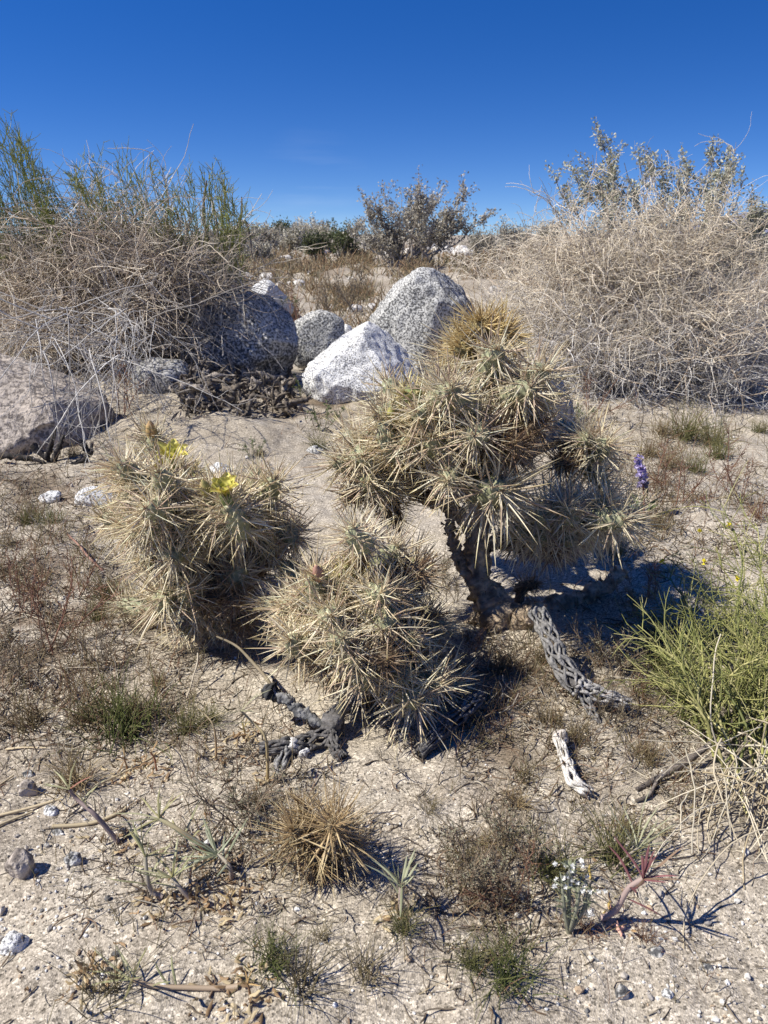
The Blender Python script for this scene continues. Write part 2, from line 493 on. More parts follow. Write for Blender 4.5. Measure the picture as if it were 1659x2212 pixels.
def build_ground():
    rr = [0.25]
    while rr[-1] < 9: rr.append(rr[-1] * 1.0062)
    while rr[-1] < 60: rr.append(rr[-1] * 1.03)
    while rr[-1] < 9000: rr.append(rr[-1] * 1.3)
    rr = np.array(rr)
    fine = np.arange(-46, 46.001, .16)
    coarse = np.arange(48, 313, 4.0)
    an = np.radians(np.concatenate([fine, coarse]))
    A, Rm = np.meshgrid(an, rr)
    x, y = Rm * np.sin(A), Rm * np.cos(A)
    z = gh(x, y)
    z = np.where(Rm > 60, z * 0 - .3, z)
    K, S = x.shape
    idx = np.arange(K * S).reshape(K, S)
    a, b = idx[:-1], idx[1:]
    f = np.stack([a, np.roll(a, -1, 1), np.roll(b, -1, 1), b], -1).reshape(-1, 4)[:, ::-1]
    s = soil_mask(x, y) * np.clip(.5 + fbm(np.stack([x * 12, y * 12, 0 * x], -1), 4, 31), 0, 1)
    far = np.clip((Rm - 6) / 10, 0, 1) * np.clip(.4 + fbm(np.stack([x * .5, y * 1.2, 0 * x], -1), 4, 33), 0, 1)
    w = np.clip(s * .9 + far * .7, 0, 1)[..., None]
    c = 1 * (1 - w) + np.array([.42, .36, .31]) * w
    mb = MB()
    mb.add(np.stack([x, y, z], -1).reshape(-1, 3), f, np.minimum(c, 1).reshape(-1, 3))
    n = mb.n
    mb.add(np.concatenate([np.stack([x, y, z], -1)[0], [[0, 0, float(z[0].mean())]]]), np.array([[(j + 1) % S, j, S] for j in range(S)]), (1, 1, 1))
    o = link('ground', mb.mesh('ground', ground_material()))
    o['kind'] = 'structure'
build_ground()

def build_mountain():
    mb = MB()
    for (x0, x1, y, hmax, sd, col) in ((1500, 6500, 5200, 330, 3, (.16, .17, .24)), (-6500, -3000, 6000, 120, 8, (.17, .18, .25))):  # blue of distant haze is painted into the rock colour
        n, k = 160, 14
        xs = np.linspace(x0, x1, n); ts = np.linspace(0, 1, k)
        X, T = np.meshgrid(xs, ts)
        prof = hmax * np.clip((X - x0) / (x1 - x0) * 3, 0, 1) * np.clip((x1 - X) / (x1 - x0) * 3, 0, 1) * (.75 + .4 * fbm(np.stack([X / 700, X * 0, X * 0], -1), 5, sd))
        Y = y + T * 900
        Z = prof * np.sin(T * math.pi / 2) + 18 * fbm(np.stack([X / 120, Y / 120, X * 0], -1), 4, sd + 2) * T * (1 - T) * 3
        idx = np.arange(n * k).reshape(k, n)
        f = np.stack([idx[:-1, :-1], idx[:-1, 1:], idx[1:, 1:], idx[1:, :-1]], -1).reshape(-1, 4)
        mb.add(np.stack([X, Y, Z - 2], -1).reshape(-1, 3), f, col)
    o = link('mountains', mb.mesh('mountains', mat('mountain_haze_rock', .95, 0, (.01, .8, 1.2))))
    o['kind'] = 'structure'
build_mountain()

# ------------------------------------------------------------------ rocks
_ico = {}
def ico(sub):
    if sub not in _ico:
        bm = bmesh.new(); bmesh.ops.create_icosphere(bm, subdivisions=sub, radius=1)
        _ico[sub] = (np.array([v.co[:] for v in bm.verts]), np.array([[v.index for v in f.verts] for f in bm.faces]))
        bm.free()
    return _ico[sub]

def rock_shape(sub, seed, amp=.18, cuts=5, fine=.02, cutlist=(), sq=0):
    V, Fc = ico(sub)
    r2 = np.random.default_rng(seed)
    if sq: V = np.sign(V) * np.abs(V) ** sq
    n = fbm(V * 1.3 + seed * 3.1, 4, seed)
    V = V * (1 + amp * n)[:, None]
    planes = [(unit(r2.normal(size=3)), r2.uniform(.62, .9)) for _ in range(cuts)] + [(unit(np.array(c[:3], float)), c[3]) for c in cutlist]
    for nn, d in planes:
        s = V @ nn - d
        V = V - np.where(s > 0, s * .9, 0)[:, None] * nn
    V = V * (1 + fine * fbm(V * 7 + seed, 4, seed + 3))[:, None]
    return V, Fc

def boulder(name, label, u0, u1, v0, v1, Y, m, seed, depth=.8, sub=5, amp=.16, cuts=5, cutlist=(), roll=0.0, bury=.12, col=(.5, .5, .5), group=None, cat='boulder', fine=.03, sq=0):
    V, Fc = rock_shape(sub, seed, amp, cuts, fine, cutlist, sq)
    if roll:
        c, s = math.cos(roll), math.sin(roll)
        V = np.stack([V[:, 0] * c - V[:, 2] * s, V[:, 1], V[:, 0] * s + V[:, 2] * c], -1)
    lo, hi = V.min(0), V.max(0)
    V = (V - (lo + hi) / 2) / ((hi - lo) / 2)
    L, Rr, T, Bt = P3(u0, (v0 + v1) / 2, Y), P3(u1, (v0 + v1) / 2, Y), P3((u0 + u1) / 2, v0, Y), P3((u0 + u1) / 2, v1, Y)
    hx = (Rr[0] - L[0]) / 2
    cx = (Rr[0] + L[0]) / 2
    zb = min(Bt[2], float(gh(cx, Y))) - bury * 2 * hx
    hz = (T[2] - zb) / 2
    W = np.stack([V[:, 0] * hx, V[:, 1] * hx * depth, V[:, 2] * hz], -1)
    mb = MB(); mb.add(W, Fc, col)
    o = link(name, mb.mesh(name, m), None, (cx, Y + 0.0, (T[2] + zb) / 2))
    return tag(o, label, cat, group)

boulder('boulder', 'white speckled granite boulder with a peaked top, nearest the tall cactus', 650, 902, 697, 880, 3.75, M_g_white, 4, .8, 6, .08, 0,
        [(-.66, -.12, .74, .50), (.72, -.25, .62, .56), (-.1, -.9, .4, .72)], cat='boulder')
boulder('boulder', 'biggest grey granite boulder standing behind the white peaked one', 786, 1052, 576, 850, 4.6, M_g_grey, 9, .7, 6, .12, 0,
        [(-.7, -.1, .7, .80), (-.45, -.85, .2, .72), (.5, -.85, -.1, .76), (.65, -.2, .75, .86)], sq=.72, cat='boulder')
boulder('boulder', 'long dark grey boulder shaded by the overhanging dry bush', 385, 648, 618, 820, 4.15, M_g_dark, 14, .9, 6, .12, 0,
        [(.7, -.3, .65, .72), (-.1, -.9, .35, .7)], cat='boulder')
boulder('boulder', 'small rounded grey boulder wedged between two larger boulders', 622, 748, 668, 800, 4.9, M_g_grey, 23, .8, 5, .12, 2, [(.5, -.8, .2, .72)], cat='boulder')
boulder('boulder', 'pale boulder standing alone on sand behind the rock group', 512, 632, 601, 672, 7.6, M_g_white, 31, .8, 4, .15, 3, [(.8, -.6, .1, .55), (-.5, -.6, .5, .7)], cat='boulder')
boulder('boulder', 'tiny pale boulder peeking between the rounded boulder and the white peaked one', 728, 768, 700, 745, 5.6, M_g_white, 35, .8, 4, .15, 3, cat='boulder')
boulder('boulder', 'broad tan boulder lying low under the dry twigs', -190, 222, 756, 962, 3.05, M_g_tan, 42, .7, 5, .2, 5, [(.1, -.85, .5, .5), (.55, -.1, .8, .5), (.9, -.4, .3, .75)], cat='boulder', fine=.03)
boulder('boulder', 'smooth tan boulder half hidden behind the tall cactus beside the dry bush', 1075, 1250, 764, 905, 2.85, M_g_tan, 47, .7, 5, .12, 2, [(.7, -.2, .7, .7)], cat='boulder')
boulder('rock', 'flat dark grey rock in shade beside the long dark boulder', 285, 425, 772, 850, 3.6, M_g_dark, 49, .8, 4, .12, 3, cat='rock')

ROCKS = [
 ('white stone behind the yellow cactus flowers', 452, 500, 998, 1025, M_g_white, 51), ('grey and white stone touching the flowering cactus', 168, 246, 1052, 1098, M_g_white, 52),
 ('white stone lying alone on brown litter', 84, 134, 1060, 1092, M_g_white, 53), ('tan egg-shaped stone with a shadow at the edge of the gravel', 12, 74, 1838, 1908, M_g_tan, 54),
 ('small tan stone below the brown tufts', 40, 82, 1684, 1728, M_g_tan, 55), ('white granite stone with black specks at the picture edge', 4, 66, 2012, 2066, M_g_white, 56),
 ('grey stone next to the tan egg-shaped stone', 138, 178, 1842, 1876, M_g_grey, 57), ('white quartz stone pair near the pale stems', 88, 128, 1742, 1768, M_g_white, 58),
 ('dark grey pebble below the curved pink stem', 1392, 1438, 2044, 2074, M_g_dark, 59), ('long dark grey pebble at the bottom edge', 1328, 1358, 2126, 2168, M_g_dark, 60),
 ('grey pebble in the gravel beside the quartz', 1268, 1302, 2070, 2092, M_g_grey, 61), ('white quartz pebble at the bottom edge of the gravel', 1428, 1456, 2138, 2166, M_g_white, 62),
 ('dark grey pebble touching a white chip', 1512, 1544, 2080, 2104, M_g_dark, 63), ('white chip below the brown grass tuft', 1240, 1290, 1966, 1990, M_g_white, 64),
 ('grey stone on the sand beside the low tufts of the cactus gap', 660, 700, 962, 984, M_g_grey, 65), ('white stone seen through the gap under the tall cactus', 930, 985, 1062, 1092, M_g_white, 66),
 ('dark round pebble in the gravel near the straw stalks', 112, 140, 1792, 1812, M_g_dark, 67), ('grey flat stone in the shade of dead grass', 48, 78, 1664, 1684, M_g_dark, 68),
 ('rust tinged pale pebble under the straw stalk', 16, 44, 1948, 1966, M_g_tan, 69), ('white quartz pebble on open sand below the pale herb', 632, 652, 1962, 1978, M_g_white, 70),
]
for (lab, u0, u1, v0, v1, m, sd) in ROCKS:
    Y = float(G((u0 + u1) / 2, v1 - 2)[1]) + .004
    boulder('stone', lab, u0, u1, v0, v1, Y + (u1 - u0) / F * Y * .4, m, sd, .8, 4, .2, 4, bury=.05, cat='stone')

# gravel: nobody could count it
def scatter(n, blobs, u=(-300, 1960), v=(900, 2330), seed=1, floor=0.0):
    r2 = np.random.default_rng(seed)
    U, Vv = r2.uniform(*u, n * 6), r2.uniform(*v, n * 6)
    d = np.full(len(U), floor)
    for (bu, bv, su, sv, w) in blobs:
        d = d + w * np.exp(-((U - bu) / su) ** 2 - ((Vv - bv) / sv) ** 2)
    d = d * np.clip(.45 + .9 * fbm(np.stack([U / 60, Vv / 40, U * 0], -1), 3, seed + 40), .05, 1.5)
    k = np.nonzero(r2.uniform(0, 1, len(U)) < d)[0][:n]
    return U[k], Vv[k]

def gravel():
    mb = MB()
    pal = [(.42, .38, .33), (.6, .58, .54), (.15, .145, .14), (.26, .24, .22), (.38, .29, .2), (.7, .69, .67)]
    for (n, s0, s1, sd, blobs, fl) in ((2600, .0012, .003, 1, [(200, 1900, 330, 300, .8), (1500, 2080, 300, 140, 1), (560, 1060, 250, 60, .4)], .14),
                                        (420, .003, .0065, 2, [(120, 1850, 200, 250, .6), (1500, 2090, 260, 130, .8), (620, 1010, 120, 60, .4)], .04)):
        U, V = scatter(n, blobs, seed=sd, floor=fl)
        p = G(U, V)
        iv, fc = ico(1)
        N = len(p)
        s = np.random.default_rng(sd).uniform(s0, s1, N) * (.6 + .4 * p[:, 1])
        ax = rng.uniform(.55, 1.2, (N, 1, 3))
        W = iv[None] * (1 + .25 * rng.uniform(-1, 1, (N, len(iv), 1))) * ax * s[:, None, None]
        W = W + p[:, None] + np.array([0, 0, 1]) * (s * .35)[:, None, None]
        c = mixc(pal, N, .15, [.34, .2, .1, .14, .12, .1])
        mb.add(W.reshape(-1, 3), (fc[None] + (np.arange(N) * len(iv))[:, None, None]).reshape(-1, 3), np.repeat(c, len(iv), 0))
    o = link('gravel', mb.mesh('gravel', M_pebble, smooth=False))
    o['kind'] = 'stuff'
gravel()

# ------------------------------------------------------------------ cholla joints
def joint_meshes(seed, L, rad, n_ar, long_n, short_n, lo, hi, skin, areole, spine_cols, tip_col, thick=.0013):
    r2 = np.random.default_rng(seed)
    nA, nT = 36, 40
    t = np.linspace(0, 1, nT)
    prof = rad * np.clip(np.sin(math.pi * np.clip(t * .97 + .03, 0, 1) ** .85), 0, 1) ** .42
    th = np.arange(nA) * 2 * math.pi / nA
    bend = np.stack([.012 * np.sin(t * 2.2 + seed), .010 * np.sin(t * 1.7 + seed * 2), t * L], -1)
    V = np.stack([np.cos(th)[None] * prof[:, None], np.sin(th)[None] * prof[:, None], np.zeros((nT, nA))], -1) + bend[:, None]
    ti = (np.arange(n_ar) + .5) / n_ar
    ti = .05 + .945 * ti ** .8
    ai = np.arange(n_ar) * 2.39996 + r2.normal(size=n_ar) * .06
    pr = np.interp(ti, t, prof); bx = np.stack([np.interp(ti, t, bend[:, i]) for i in range(3)], -1)
    rad_d = np.stack([np.cos(ai), np.sin(ai), 0 * ai], -1)
    A = bx + rad_d * pr[:, None]
    nrm = unit(rad_d + np.array([0, 0, 1]) * np.clip((ti - .45) * 1.5, -.35, 1.2)[:, None] + np.array([0, 0, 1]) * np.clip((ti - .9) * 14, 0, 3)[:, None])
    D = np.linalg.norm(V[:, :, None] - A[None, None], axis=-1).min(-1)
    bump = np.exp(-(D / (rad * .26)) ** 2)
    V = V + unit(V - bend[:, None] + 1e-9) * (bump * rad * .20)[..., None]
    w = np.exp(-(D / (rad * .13)) ** 2)[..., None]
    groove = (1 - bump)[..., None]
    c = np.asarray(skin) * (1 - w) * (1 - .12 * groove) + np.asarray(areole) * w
    idx = np.arange(nT * nA).reshape(nT, nA)
    a, b = idx[:-1], idx[1:]
    f = np.stack([a, np.roll(a, -1, 1), np.roll(b, -1, 1), b], -1).reshape(-1, 4)
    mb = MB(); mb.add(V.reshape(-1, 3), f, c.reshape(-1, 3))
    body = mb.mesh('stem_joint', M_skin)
    # spines
    mb = MB()
    A2 = A + nrm * rad * .15
    for (cnt, l0, l1, rr, spread, K) in ((long_n, lo, hi, thick, .30, 5), (short_n, lo * .25, lo * .6, thick * .5, .6, 4)):
        N = n_ar * cnt
        P0 = np.repeat(A2, cnt, 0) + r2.normal(size=(N, 3)) * rad * .05
        Dn = unit(np.repeat(nrm, cnt, 0) + r2.normal(size=(N, 3)) * spread)
        flip = (Dn * np.repeat(nrm, cnt, 0)).sum(-1) < .1
        Dn[flip] = unit(Dn[flip] + np.repeat(nrm, cnt, 0)[flip] * .7)
        ln = r2.uniform(l0, l1, N) * np.where(r2.uniform(size=N) < .2, .7, 1)
        tt = np.linspace(0, 1, K)
        P = P0[:, None] + Dn[:, None] * (ln[:, None] * tt)[..., None] + (r2.normal(size=(N, 1, 3)) * .0035) * (tt ** 2)[None, :, None]
        Rp = rr * np.interp(tt, [0, .25, .7, 1], [.75, 1.05, .8, .08])[None] * r2.choice([.7, .9, 1.15, 1.45], (N, 1))
        cb = np.asarray(spine_cols)[r2.integers(0, len(spine_cols), N)] * (1 + .22 * r2.uniform(-1, 1, (N, 1)))
        wt = np.clip((tt - .55) / .4, 0, 1)[None, :, None] * r2.uniform(.2, 1, (N, 1, 1))
        cc = cb[:, None] * (1 - wt) + np.asarray(tip_col) * wt
        tubes(mb, P, Rp, 3, cc)
    N = 16
    Dn = unit(np.array([0, 0, 1.]) + r2.normal(size=(N, 3)) * .42); tt = np.linspace(0, 1, 5)
    P = (bend[-1] - np.array([0, 0, .004]))[None, None] + Dn[:, None] * (r2.uniform(lo * .5, lo * 1.25, N)[:, None] * tt)[..., None]
    tubes(mb, P, thick * np.array([[.8, 1, .9, .6, .08]]), 3, np.asarray(spine_cols)[r2.integers(0, len(spine_cols), N)])
    sp = mb.mesh('spines', M_spine)
    return body, sp

STRAW = [(.85, .76, .56), (.91, .84, .66), (.73, .61, .43), (.89, .80, .60), (.60, .46, .34)]
PALE_SKIN, CREAM = (.26, .27, .165), (.60, .53, .37)
KINDS = {
 'pale': [joint_meshes(s, .105, .0215, 38, 3, 5, .040, .080, PALE_SKIN, CREAM, STRAW, (.74, .64, .30), .00105) for s in (1, 2, 3)],
 'big': [joint_meshes(s, .115, .024, 34, 3, 5, .05, .098, (.255, .262, .15), CREAM, STRAW + [(.70, .60, .44)], (.74, .64, .30), .00125) for s in (4, 5)],
 'gold': [joint_meshes(s, .10, .024, 54, 5, 8, .036, .07, (.25, .22, .10), (.5, .38, .16), [(.70, .55, .28), (.78, .65, .38), (.60, .43, .20)], (.80, .68, .32), .00105) for s in (6,)],
 'brown': [joint_meshes(s, .095, .0195, 42, 3, 6, .036, .066, (.13, .095, .06), (.26, .18, .1), [(.38, .26, .165), (.27, .17, .11), (.50, .37, .24), (.42, .31, .2)], (.42, .32, .17), .0009) for s in (7, 8)],
 'new': [joint_meshes(s, .085, .0205, 40, 2, 4, .016, .036, (.23, .28, .10), (.52, .47, .24), [(.66, .58, .3), (.56, .47, .26)], (.72, .62, .2)) for s in (9,)],
 'straw': [joint_meshes(s, .075, .015, 34, 3, 5, .045, .098, (.2, .16, .09), (.36, .28, .16), [(.58, .44, .24), (.46, .33, .18), (.66, .53, .32), (.37, .26, .14)], (.74, .62, .34), .00105) for s in (12,)],
}
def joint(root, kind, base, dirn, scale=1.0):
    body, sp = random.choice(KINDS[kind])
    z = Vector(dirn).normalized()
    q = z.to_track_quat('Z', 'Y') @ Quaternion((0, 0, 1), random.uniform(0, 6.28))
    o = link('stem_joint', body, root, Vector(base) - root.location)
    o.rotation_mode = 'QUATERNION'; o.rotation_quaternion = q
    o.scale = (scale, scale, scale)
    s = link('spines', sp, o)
    return o

def local_frame(dirn):
    z = unit(np.asarray(dirn, float)); x = unit(np.cross(z, [.3, .9, .1])); return x, np.cross(z, x), z

def flower(root, tip, dirn, size=1.0, openness=.6, seed=0):
    r2 = np.random.default_rng(seed)
    X, Yv, Z = local_frame(dirn)
    tip = np.asarray(tip, float)
    fl = None
    for ring, (n, op, ln) in enumerate(((6, openness, .030), (5, openness * .6, .026))):
        for i in range(n):
            a = 2 * math.pi * (i + .5 * ring) / n + r2.normal() * .12
            rd = math.cos(a) * X + math.sin(a) * Yv; sd = -math.sin(a) * X + math.cos(a) * Yv
            mb = MB(); nu, nv = 6, 7
            vs, cs = [], []
            op2 = op * r2.uniform(.75, 1.3)
            for k in range(nv):
                t = k / (nv - 1)
                for j in range(nu):
                    s = (j / (nu - 1) - .5) * 2
                    w = .0115 * math.sin(math.pi * min(1, .12 + t * .8)) ** .8 * (1 if t < .98 else .55)
                    out = .004 + ln * op2 * t ** 1.4 + .004 * t ** 3 * r2.uniform(.8, 1.2)
                    up = ln * t * (1 - .35 * op2 * t) + .0035 * s * s * t
                    vs.append(tip + (rd * out + Z * up + sd * s * w + rd * -.004 * s * s * t) * size)
                    edge = max(abs(s) - .55, 0) * 1.2 * (1 if ring == 0 else .3)
                    cs.append(np.array([.74, .70, .20]) * (1 - edge) + np.array([.45, .22, .10]) * edge if t > .2 else np.array([.34, .40, .07]))
            ix = np.arange(nu * nv).reshape(nv, nu)
            f = np.stack([ix[:-1, :-1], ix[:-1, 1:], ix[1:, 1:], ix[1:, :-1]], -1).reshape(-1, 4)
            mb.add(vs, f, cs)
            if fl is None:
                cup = MB(); limb(cup, [tip - Z * .022 * size, tip - Z * .01 * size, tip + Z * .004 * size], [.008 * size, .0105 * size, .0095 * size], 8, 12, .12, 3, ((.2, .25, .09), (.27, .3, .12)))
                fl = part('flower', cup, M_skin, root)
                fl['label'] = 'open lemon yellow flower'
            pm = mb.mesh('petal', M_petal, root.location)
            link('petal', pm, fl)
    mb = MB(); n = 46
    P0 = tip + (r2.normal(size=(n, 3)) * .0035) * size
    Dn = unit(Z + r2.normal(size=(n, 3)) * .35)
    tubes(mb, P0[:, None] + Dn[:, None] * (np.linspace(0, .016, 3) * size)[None, :, None], [.0006, .0005, .0011], 4, (.5, .5, .12))
    st = mb.mesh('stamens', M_petal, root.location); link('stamens', st, fl)
    return fl

def bud(root, tip, dirn, size=1.0, col=((.25, .22, .09), (.42, .2, .13)), label=None):
    X, Yv, Z = local_frame(dirn); tip = np.asarray(tip, float)
    mb = MB()
    limb(mb, [tip - Z * .02 * size, tip - Z * .006 * size, tip + Z * .008 * size, tip + Z * .02 * size], [.010 * size, .0125 * size, .009 * size, .001], 12, 12, .16, 5, col)
    n = 26
    a = rng.uniform(0, 6.28, n); h = rng.uniform(-.016, .006, n)
    rd = np.cos(a)[:, None] * X + np.sin(a)[:, None] * Yv
    P0 = tip + rd * .0105 * size + Z * h[:, None] * size
    tubes(mb, P0[:, None] + unit(rd + Z * .7)[:, None] * (np.linspace(0, .012, 3) * size)[None, :, None], [.0011, .0009, .0003], 3, (.66, .56, .3))
    o = part('bud', mb, M_skin, root)
    if label: o['label'] = label
    return o

def cholla(label, base_uv, lobes, heads, wood, rear, inner_p, flowers=(), buds=(), cap=98, wcols=((.27, .205, .145), (.56, .45, .32)), seed=1, js=1.0):
    random.seed(seed)
    bp = G(*base_uv)
    fy = bp[1] / wood[0][0][0][2]          # depths below are given for a base at the depth written first
    wood = [([(u, v, Y * fy) for (u, v, Y) in pp], [r_ * fy for r_ in rad]) for pp, rad in wood]
    lobes = {k: (a, b, c, d, Y * fy, e * fy) for k, (a, b, c, d, Y, e) in lobes.items()}
    root = thing('cholla_cactus', label, 'cactus', bp)
    pts_all = []
    for i, (pp, rad) in enumerate(wood):
        pts = [np.array(P3(u, v, Y)) for (u, v, Y) in pp]
        if i == 0:
            pts[0] = bp - np.array([0, 0, .03])
        K = 24 + 12 * len(pts)
        m1 = MB(); limb(m1, pts, rad, K, 18, .45, seed + i, wcols, 1.3)
        # loose bark flakes and old brown spines
        c = curve(pts, 60)
        n = 90
        k = rng.integers(0, 60, n); rr = np.interp(k / 59, np.linspace(0, 1, len(rad)), rad)
        dd = sph(n)
        leaves(m1, c[k] + dd * rr[:, None] * .9, dd + rng.normal(size=(n, 3)) * .8, rng.uniform(.008, .02, n), rng.uniform(.003, .006, n), mixc([wcols[0], wcols[1], (.42, .34, .24)], n))
        part('trunk' if i == 0 else 'branch', m1, M_bark, root)
        pts_all.append(c)
    nodes = np.concatenate(pts_all)
    cnt = 0
    nconn = 0
    done = []
    def place(u, v, kind, sc_, lobe, front=True, Y=None):
        nonlocal cnt, nconn
        if cnt >= cap: return
        uc, vc, ru, rv, Yc, ry = lobes[lobe]
        q = min(((u - uc) / ru) ** 2 + ((v - vc) / rv) ** 2, 1)
        sc_ = sc_ * fy * js * random.uniform(.88, 1.08)
        Yp = Y * fy if Y else rng.normal() * ry * .22 + Yc + (-1 if front else 1) * ry * math.sqrt(max(0, 1 - q))
        tip = P3(u, v, Yp); c0 = P3(uc, vc, Yc)
        L = .105 * sc_
        d = unit(unit(tip - c0) * 1.0 + np.array([0, -.35 if front else .2, .42]) + rng.normal(size=3) * .16)
        base = tip - d * L * .82
        joint(root, kind, base, d, sc_); cnt += 1
        done.append((tip, d))
        if inner_p and random.random() < inner_p and cnt < cap:
            d2 = unit(unit(base - c0) * .8 + d * .5 + np.array([0, 0, .3]) + rng.normal(size=3) * .25)
            b2 = base - d2 * L * .85
            if b2[2] > float(gh(b2[0], b2[1])) - .02:
                joint(root, random.choice(['brown', 'brown', 'pale']), b2, d2, sc_ * .98); cnt += 1
                base = b2
        j = np.argmin(np.linalg.norm(nodes - base, axis=1))
        if np.linalg.norm(nodes[j] - base) > .03 and nconn < 60:
            a = nodes[j]; mid = (a + base) / 2 + np.array([0, 0, -.02]) + rng.normal(size=3) * .01
            conn = MB(); limb(conn, [a, mid, base + d * .01], [.013, .011, .009], 18, 9, .35, nconn, ((.10, .07, .05), (.24, .17, .11)), 1.2)
            part('branch', conn, M_bark, root)
            nconn += 1
    for hd in heads:
        u, v, kind, sc_, lobe = hd[:5]
        place(u, v, kind, sc_, lobe, True, hd[5] if len(hd) > 5 else None)
    for li, n in rear:
        uc, vc, ru, rv, Yc, ry = lobes[li]
        for _ in range(n):
            a = random.uniform(0, 6.28); r_ = math.sqrt(random.random()) * .85
            place(uc + ru * r_ * math.cos(a), vc + rv * r_ * math.sin(a) * .8, random.choice(['pale', 'pale', 'brown', 'big']), random.uniform(.85, 1.05), li, False)
    for (u, v, Y, size, op, dirn) in flowers:
        joint(root, 'pale', P3(u, v, Y * fy) - unit(np.array(dirn, float)) * .112 * fy, dirn, .95 * fy)
        flower(root, P3(u, v, Y * fy), dirn, size * fy * 1.2, op, int(u))
    for b in buds:
        (u, v, Y, size, dirn) = b[:5]
        if 'bud' in b[6]: joint(root, 'pale', P3(u, v, Y * fy) - unit(np.array(dirn, float)) * .105 * fy, dirn, .9 * fy)
        bud(root, P3(u, v, Y * fy), dirn, size * fy, *(b[5:6] or ()), **({'label': b[6]} if len(b) > 6 else {}))
    return root

# --- the tall cactus
LOB = {0: (1030, 900, 275, 215, 1.62, .27), 1: (1225, 1095, 175, 110, 1.55, .17), 2: (815, 1000, 165, 130, 1.60, .15), 3: (1050, 745, 75, 85, 1.66, .07), 4: (1230, 950, 125, 110, 1.66, .08), 5: (1100, 1250, 120, 90, 1.62, .1)}
cc = lambda x, y: (663.6 + .46 * x, 630.4 + .46 * y)
HD = []
def h(x, y, kind='pale', s=1.0, lobe=0, *Y): HD.append((*cc(x, y), kind, s, lobe, *Y))
h(845, 165, 'gold', 1.15, 3); h(745, 235, 'gold', 1.0, 3); h(930, 215, 'gold', 1.0, 3); h(800, 255, 'gold', .95, 3, 1.64); h(900, 290, 'gold', .85, 3)
h(865, 325, 'pale', 1.0); h(1010, 470, 'pale', 1.05); h(1075, 420, 'pale', 1); h(1090, 500, 'big', .9); h(720, 480, 'pale', 1); h(640, 470, 'pale', .95); h(560, 460, 'pale', 1)
h(450, 510, 'new', 1); h(395, 575, 'new', .95); h(330, 560, 'pale', 1); h(300, 650, 'pale', .9); h(210, 690, 'pale', .95); h(590, 690, 'big', 1.05); h(510, 590, 'pale', 1)
h(730, 600, 'new', 1.0); h(770, 660, 'pale', .9); h(850, 560, 'pale', 1); h(860, 690, 'brown', 1.05); h(950, 640, 'pale', 1); h(960, 720, 'brown', 1); h(1090, 650, 'brown', .95); h(700, 790, 'brown', .95)
h(490, 740, 'pale', 1); h(375, 715, 'gold', .9); h(140, 790, 'pale', 1, 2); h(290, 880, 'big', .95, 2); h(415, 925, 'pale', .95, 2); h(570, 880, 'big', .95); h(475, 845, 'pale', .9)
h(250, 770, 'pale', .95, 2); h(180, 960, 'brown', 1, 2); h(420, 1075, 'brown', 1.05, 2); h(350, 985, 'brown', .9, 2); h(230, 690, 'pale', .8); h(640, 880, 'pale', .9)
h(885, 915, 'big', 1.2, 0, 1.33); h(950, 1000, 'pale', 1.15, 0, 1.36); h(820, 930, 'pale', .9, 0, 1.42)
h(1120, 1075, 'big', .95, 1); h(1010, 1150, 'pale', .95, 1); h(1240, 1095, 'pale', 1, 1); h(1325, 1110, 'pale', 1, 1); h(1370, 1010, 'big', .95, 1); h(1455, 1080, 'pale', .95, 1); h(1530, 1075, 'pale', .9, 1)
h(1385, 900, 'pale', .9, 4); h(1395, 715, 'pale', 1, 4); h(1300, 680, 'pale', .9, 4); h(1230, 815, 'brown', .95, 4); h(1140, 1180, 'pale', .95, 1); h(1260, 1170, 'pale', .9, 1); h(1080, 1140, 'big', .9, 1); h(1190, 1010, 'pale', .95, 1)
h(960, 1200, 'brown', .85, 1); h(1075, 1390, 'brown', .75, 5); h(1170, 1200, 'brown', .9, 1)
WOOD = [([(1085, 1360, 1.5), (1060, 1310, 1.53), (1035, 1240, 1.56), (1035, 1150, 1.58), (1050, 1000, 1.62), (1060, 830, 1.66), (1050, 745, 1.67)], [.052, .046, .026, .022, .02, .018, .014]),
        ([(1040, 1180, 1.58), (1130, 1160, 1.57), (1230, 1120, 1.57), (1330, 1105, 1.57)], [.018, .017, .015, .012]),
        ([(1040, 1160, 1.58), (960, 1090, 1.6), (880, 1060, 1.6), (815, 1010, 1.61)], [.018, .017, .015, .012]),
        ([(1048, 1010, 1.62), (1130, 980, 1.65), (1230, 930, 1.67)], [.017, .015, .012]),
        ([(1062, 1300, 1.54), (1015, 1240, 1.58), (985, 1185, 1.6), (968, 1130, 1.6)], [.02, .016, .015, .008]), ([(1115, 1345, 1.5), (1150, 1330, 1.47), (1165, 1310, 1.46)], [.03, .024, .016]),
        ([(1110, 1340, 1.58), (1210, 1310, 1.62), (1300, 1270, 1.66), (1350, 1230, 1.68)], [.03, .024, .018, .012])]
UP = (0, -.3, 1)
cholla('tallest cholla cactus, with a golden spiny top and an upright bare trunk', (1085, 1350), LOB, HD, WOOD, [(0, 16), (1, 5), (2, 4), (3, 2), (4, 3)], .22,
       buds=[(1000, 888, 1.36, .9, (0, -.6, 1), ((.25, .22, .09), (.5, .25, .18)), 'pink tipped bud'), (845, 895, 1.4, .8, (-.1, -.3, 1), ((.3, .3, .1), (.4, .38, .12)), 'yellow green bud'),
             (1018, 1000, 1.33, .85, (0, -1, .5), ((.12, .10, .1), (.22, .19, .18)), 'dry grey fruit'), (1170, 945, 1.58, .8, (.3, -1, .3), ((.02, .018, .015), (.05, .04, .03)), 'blackened stub')], seed=3)

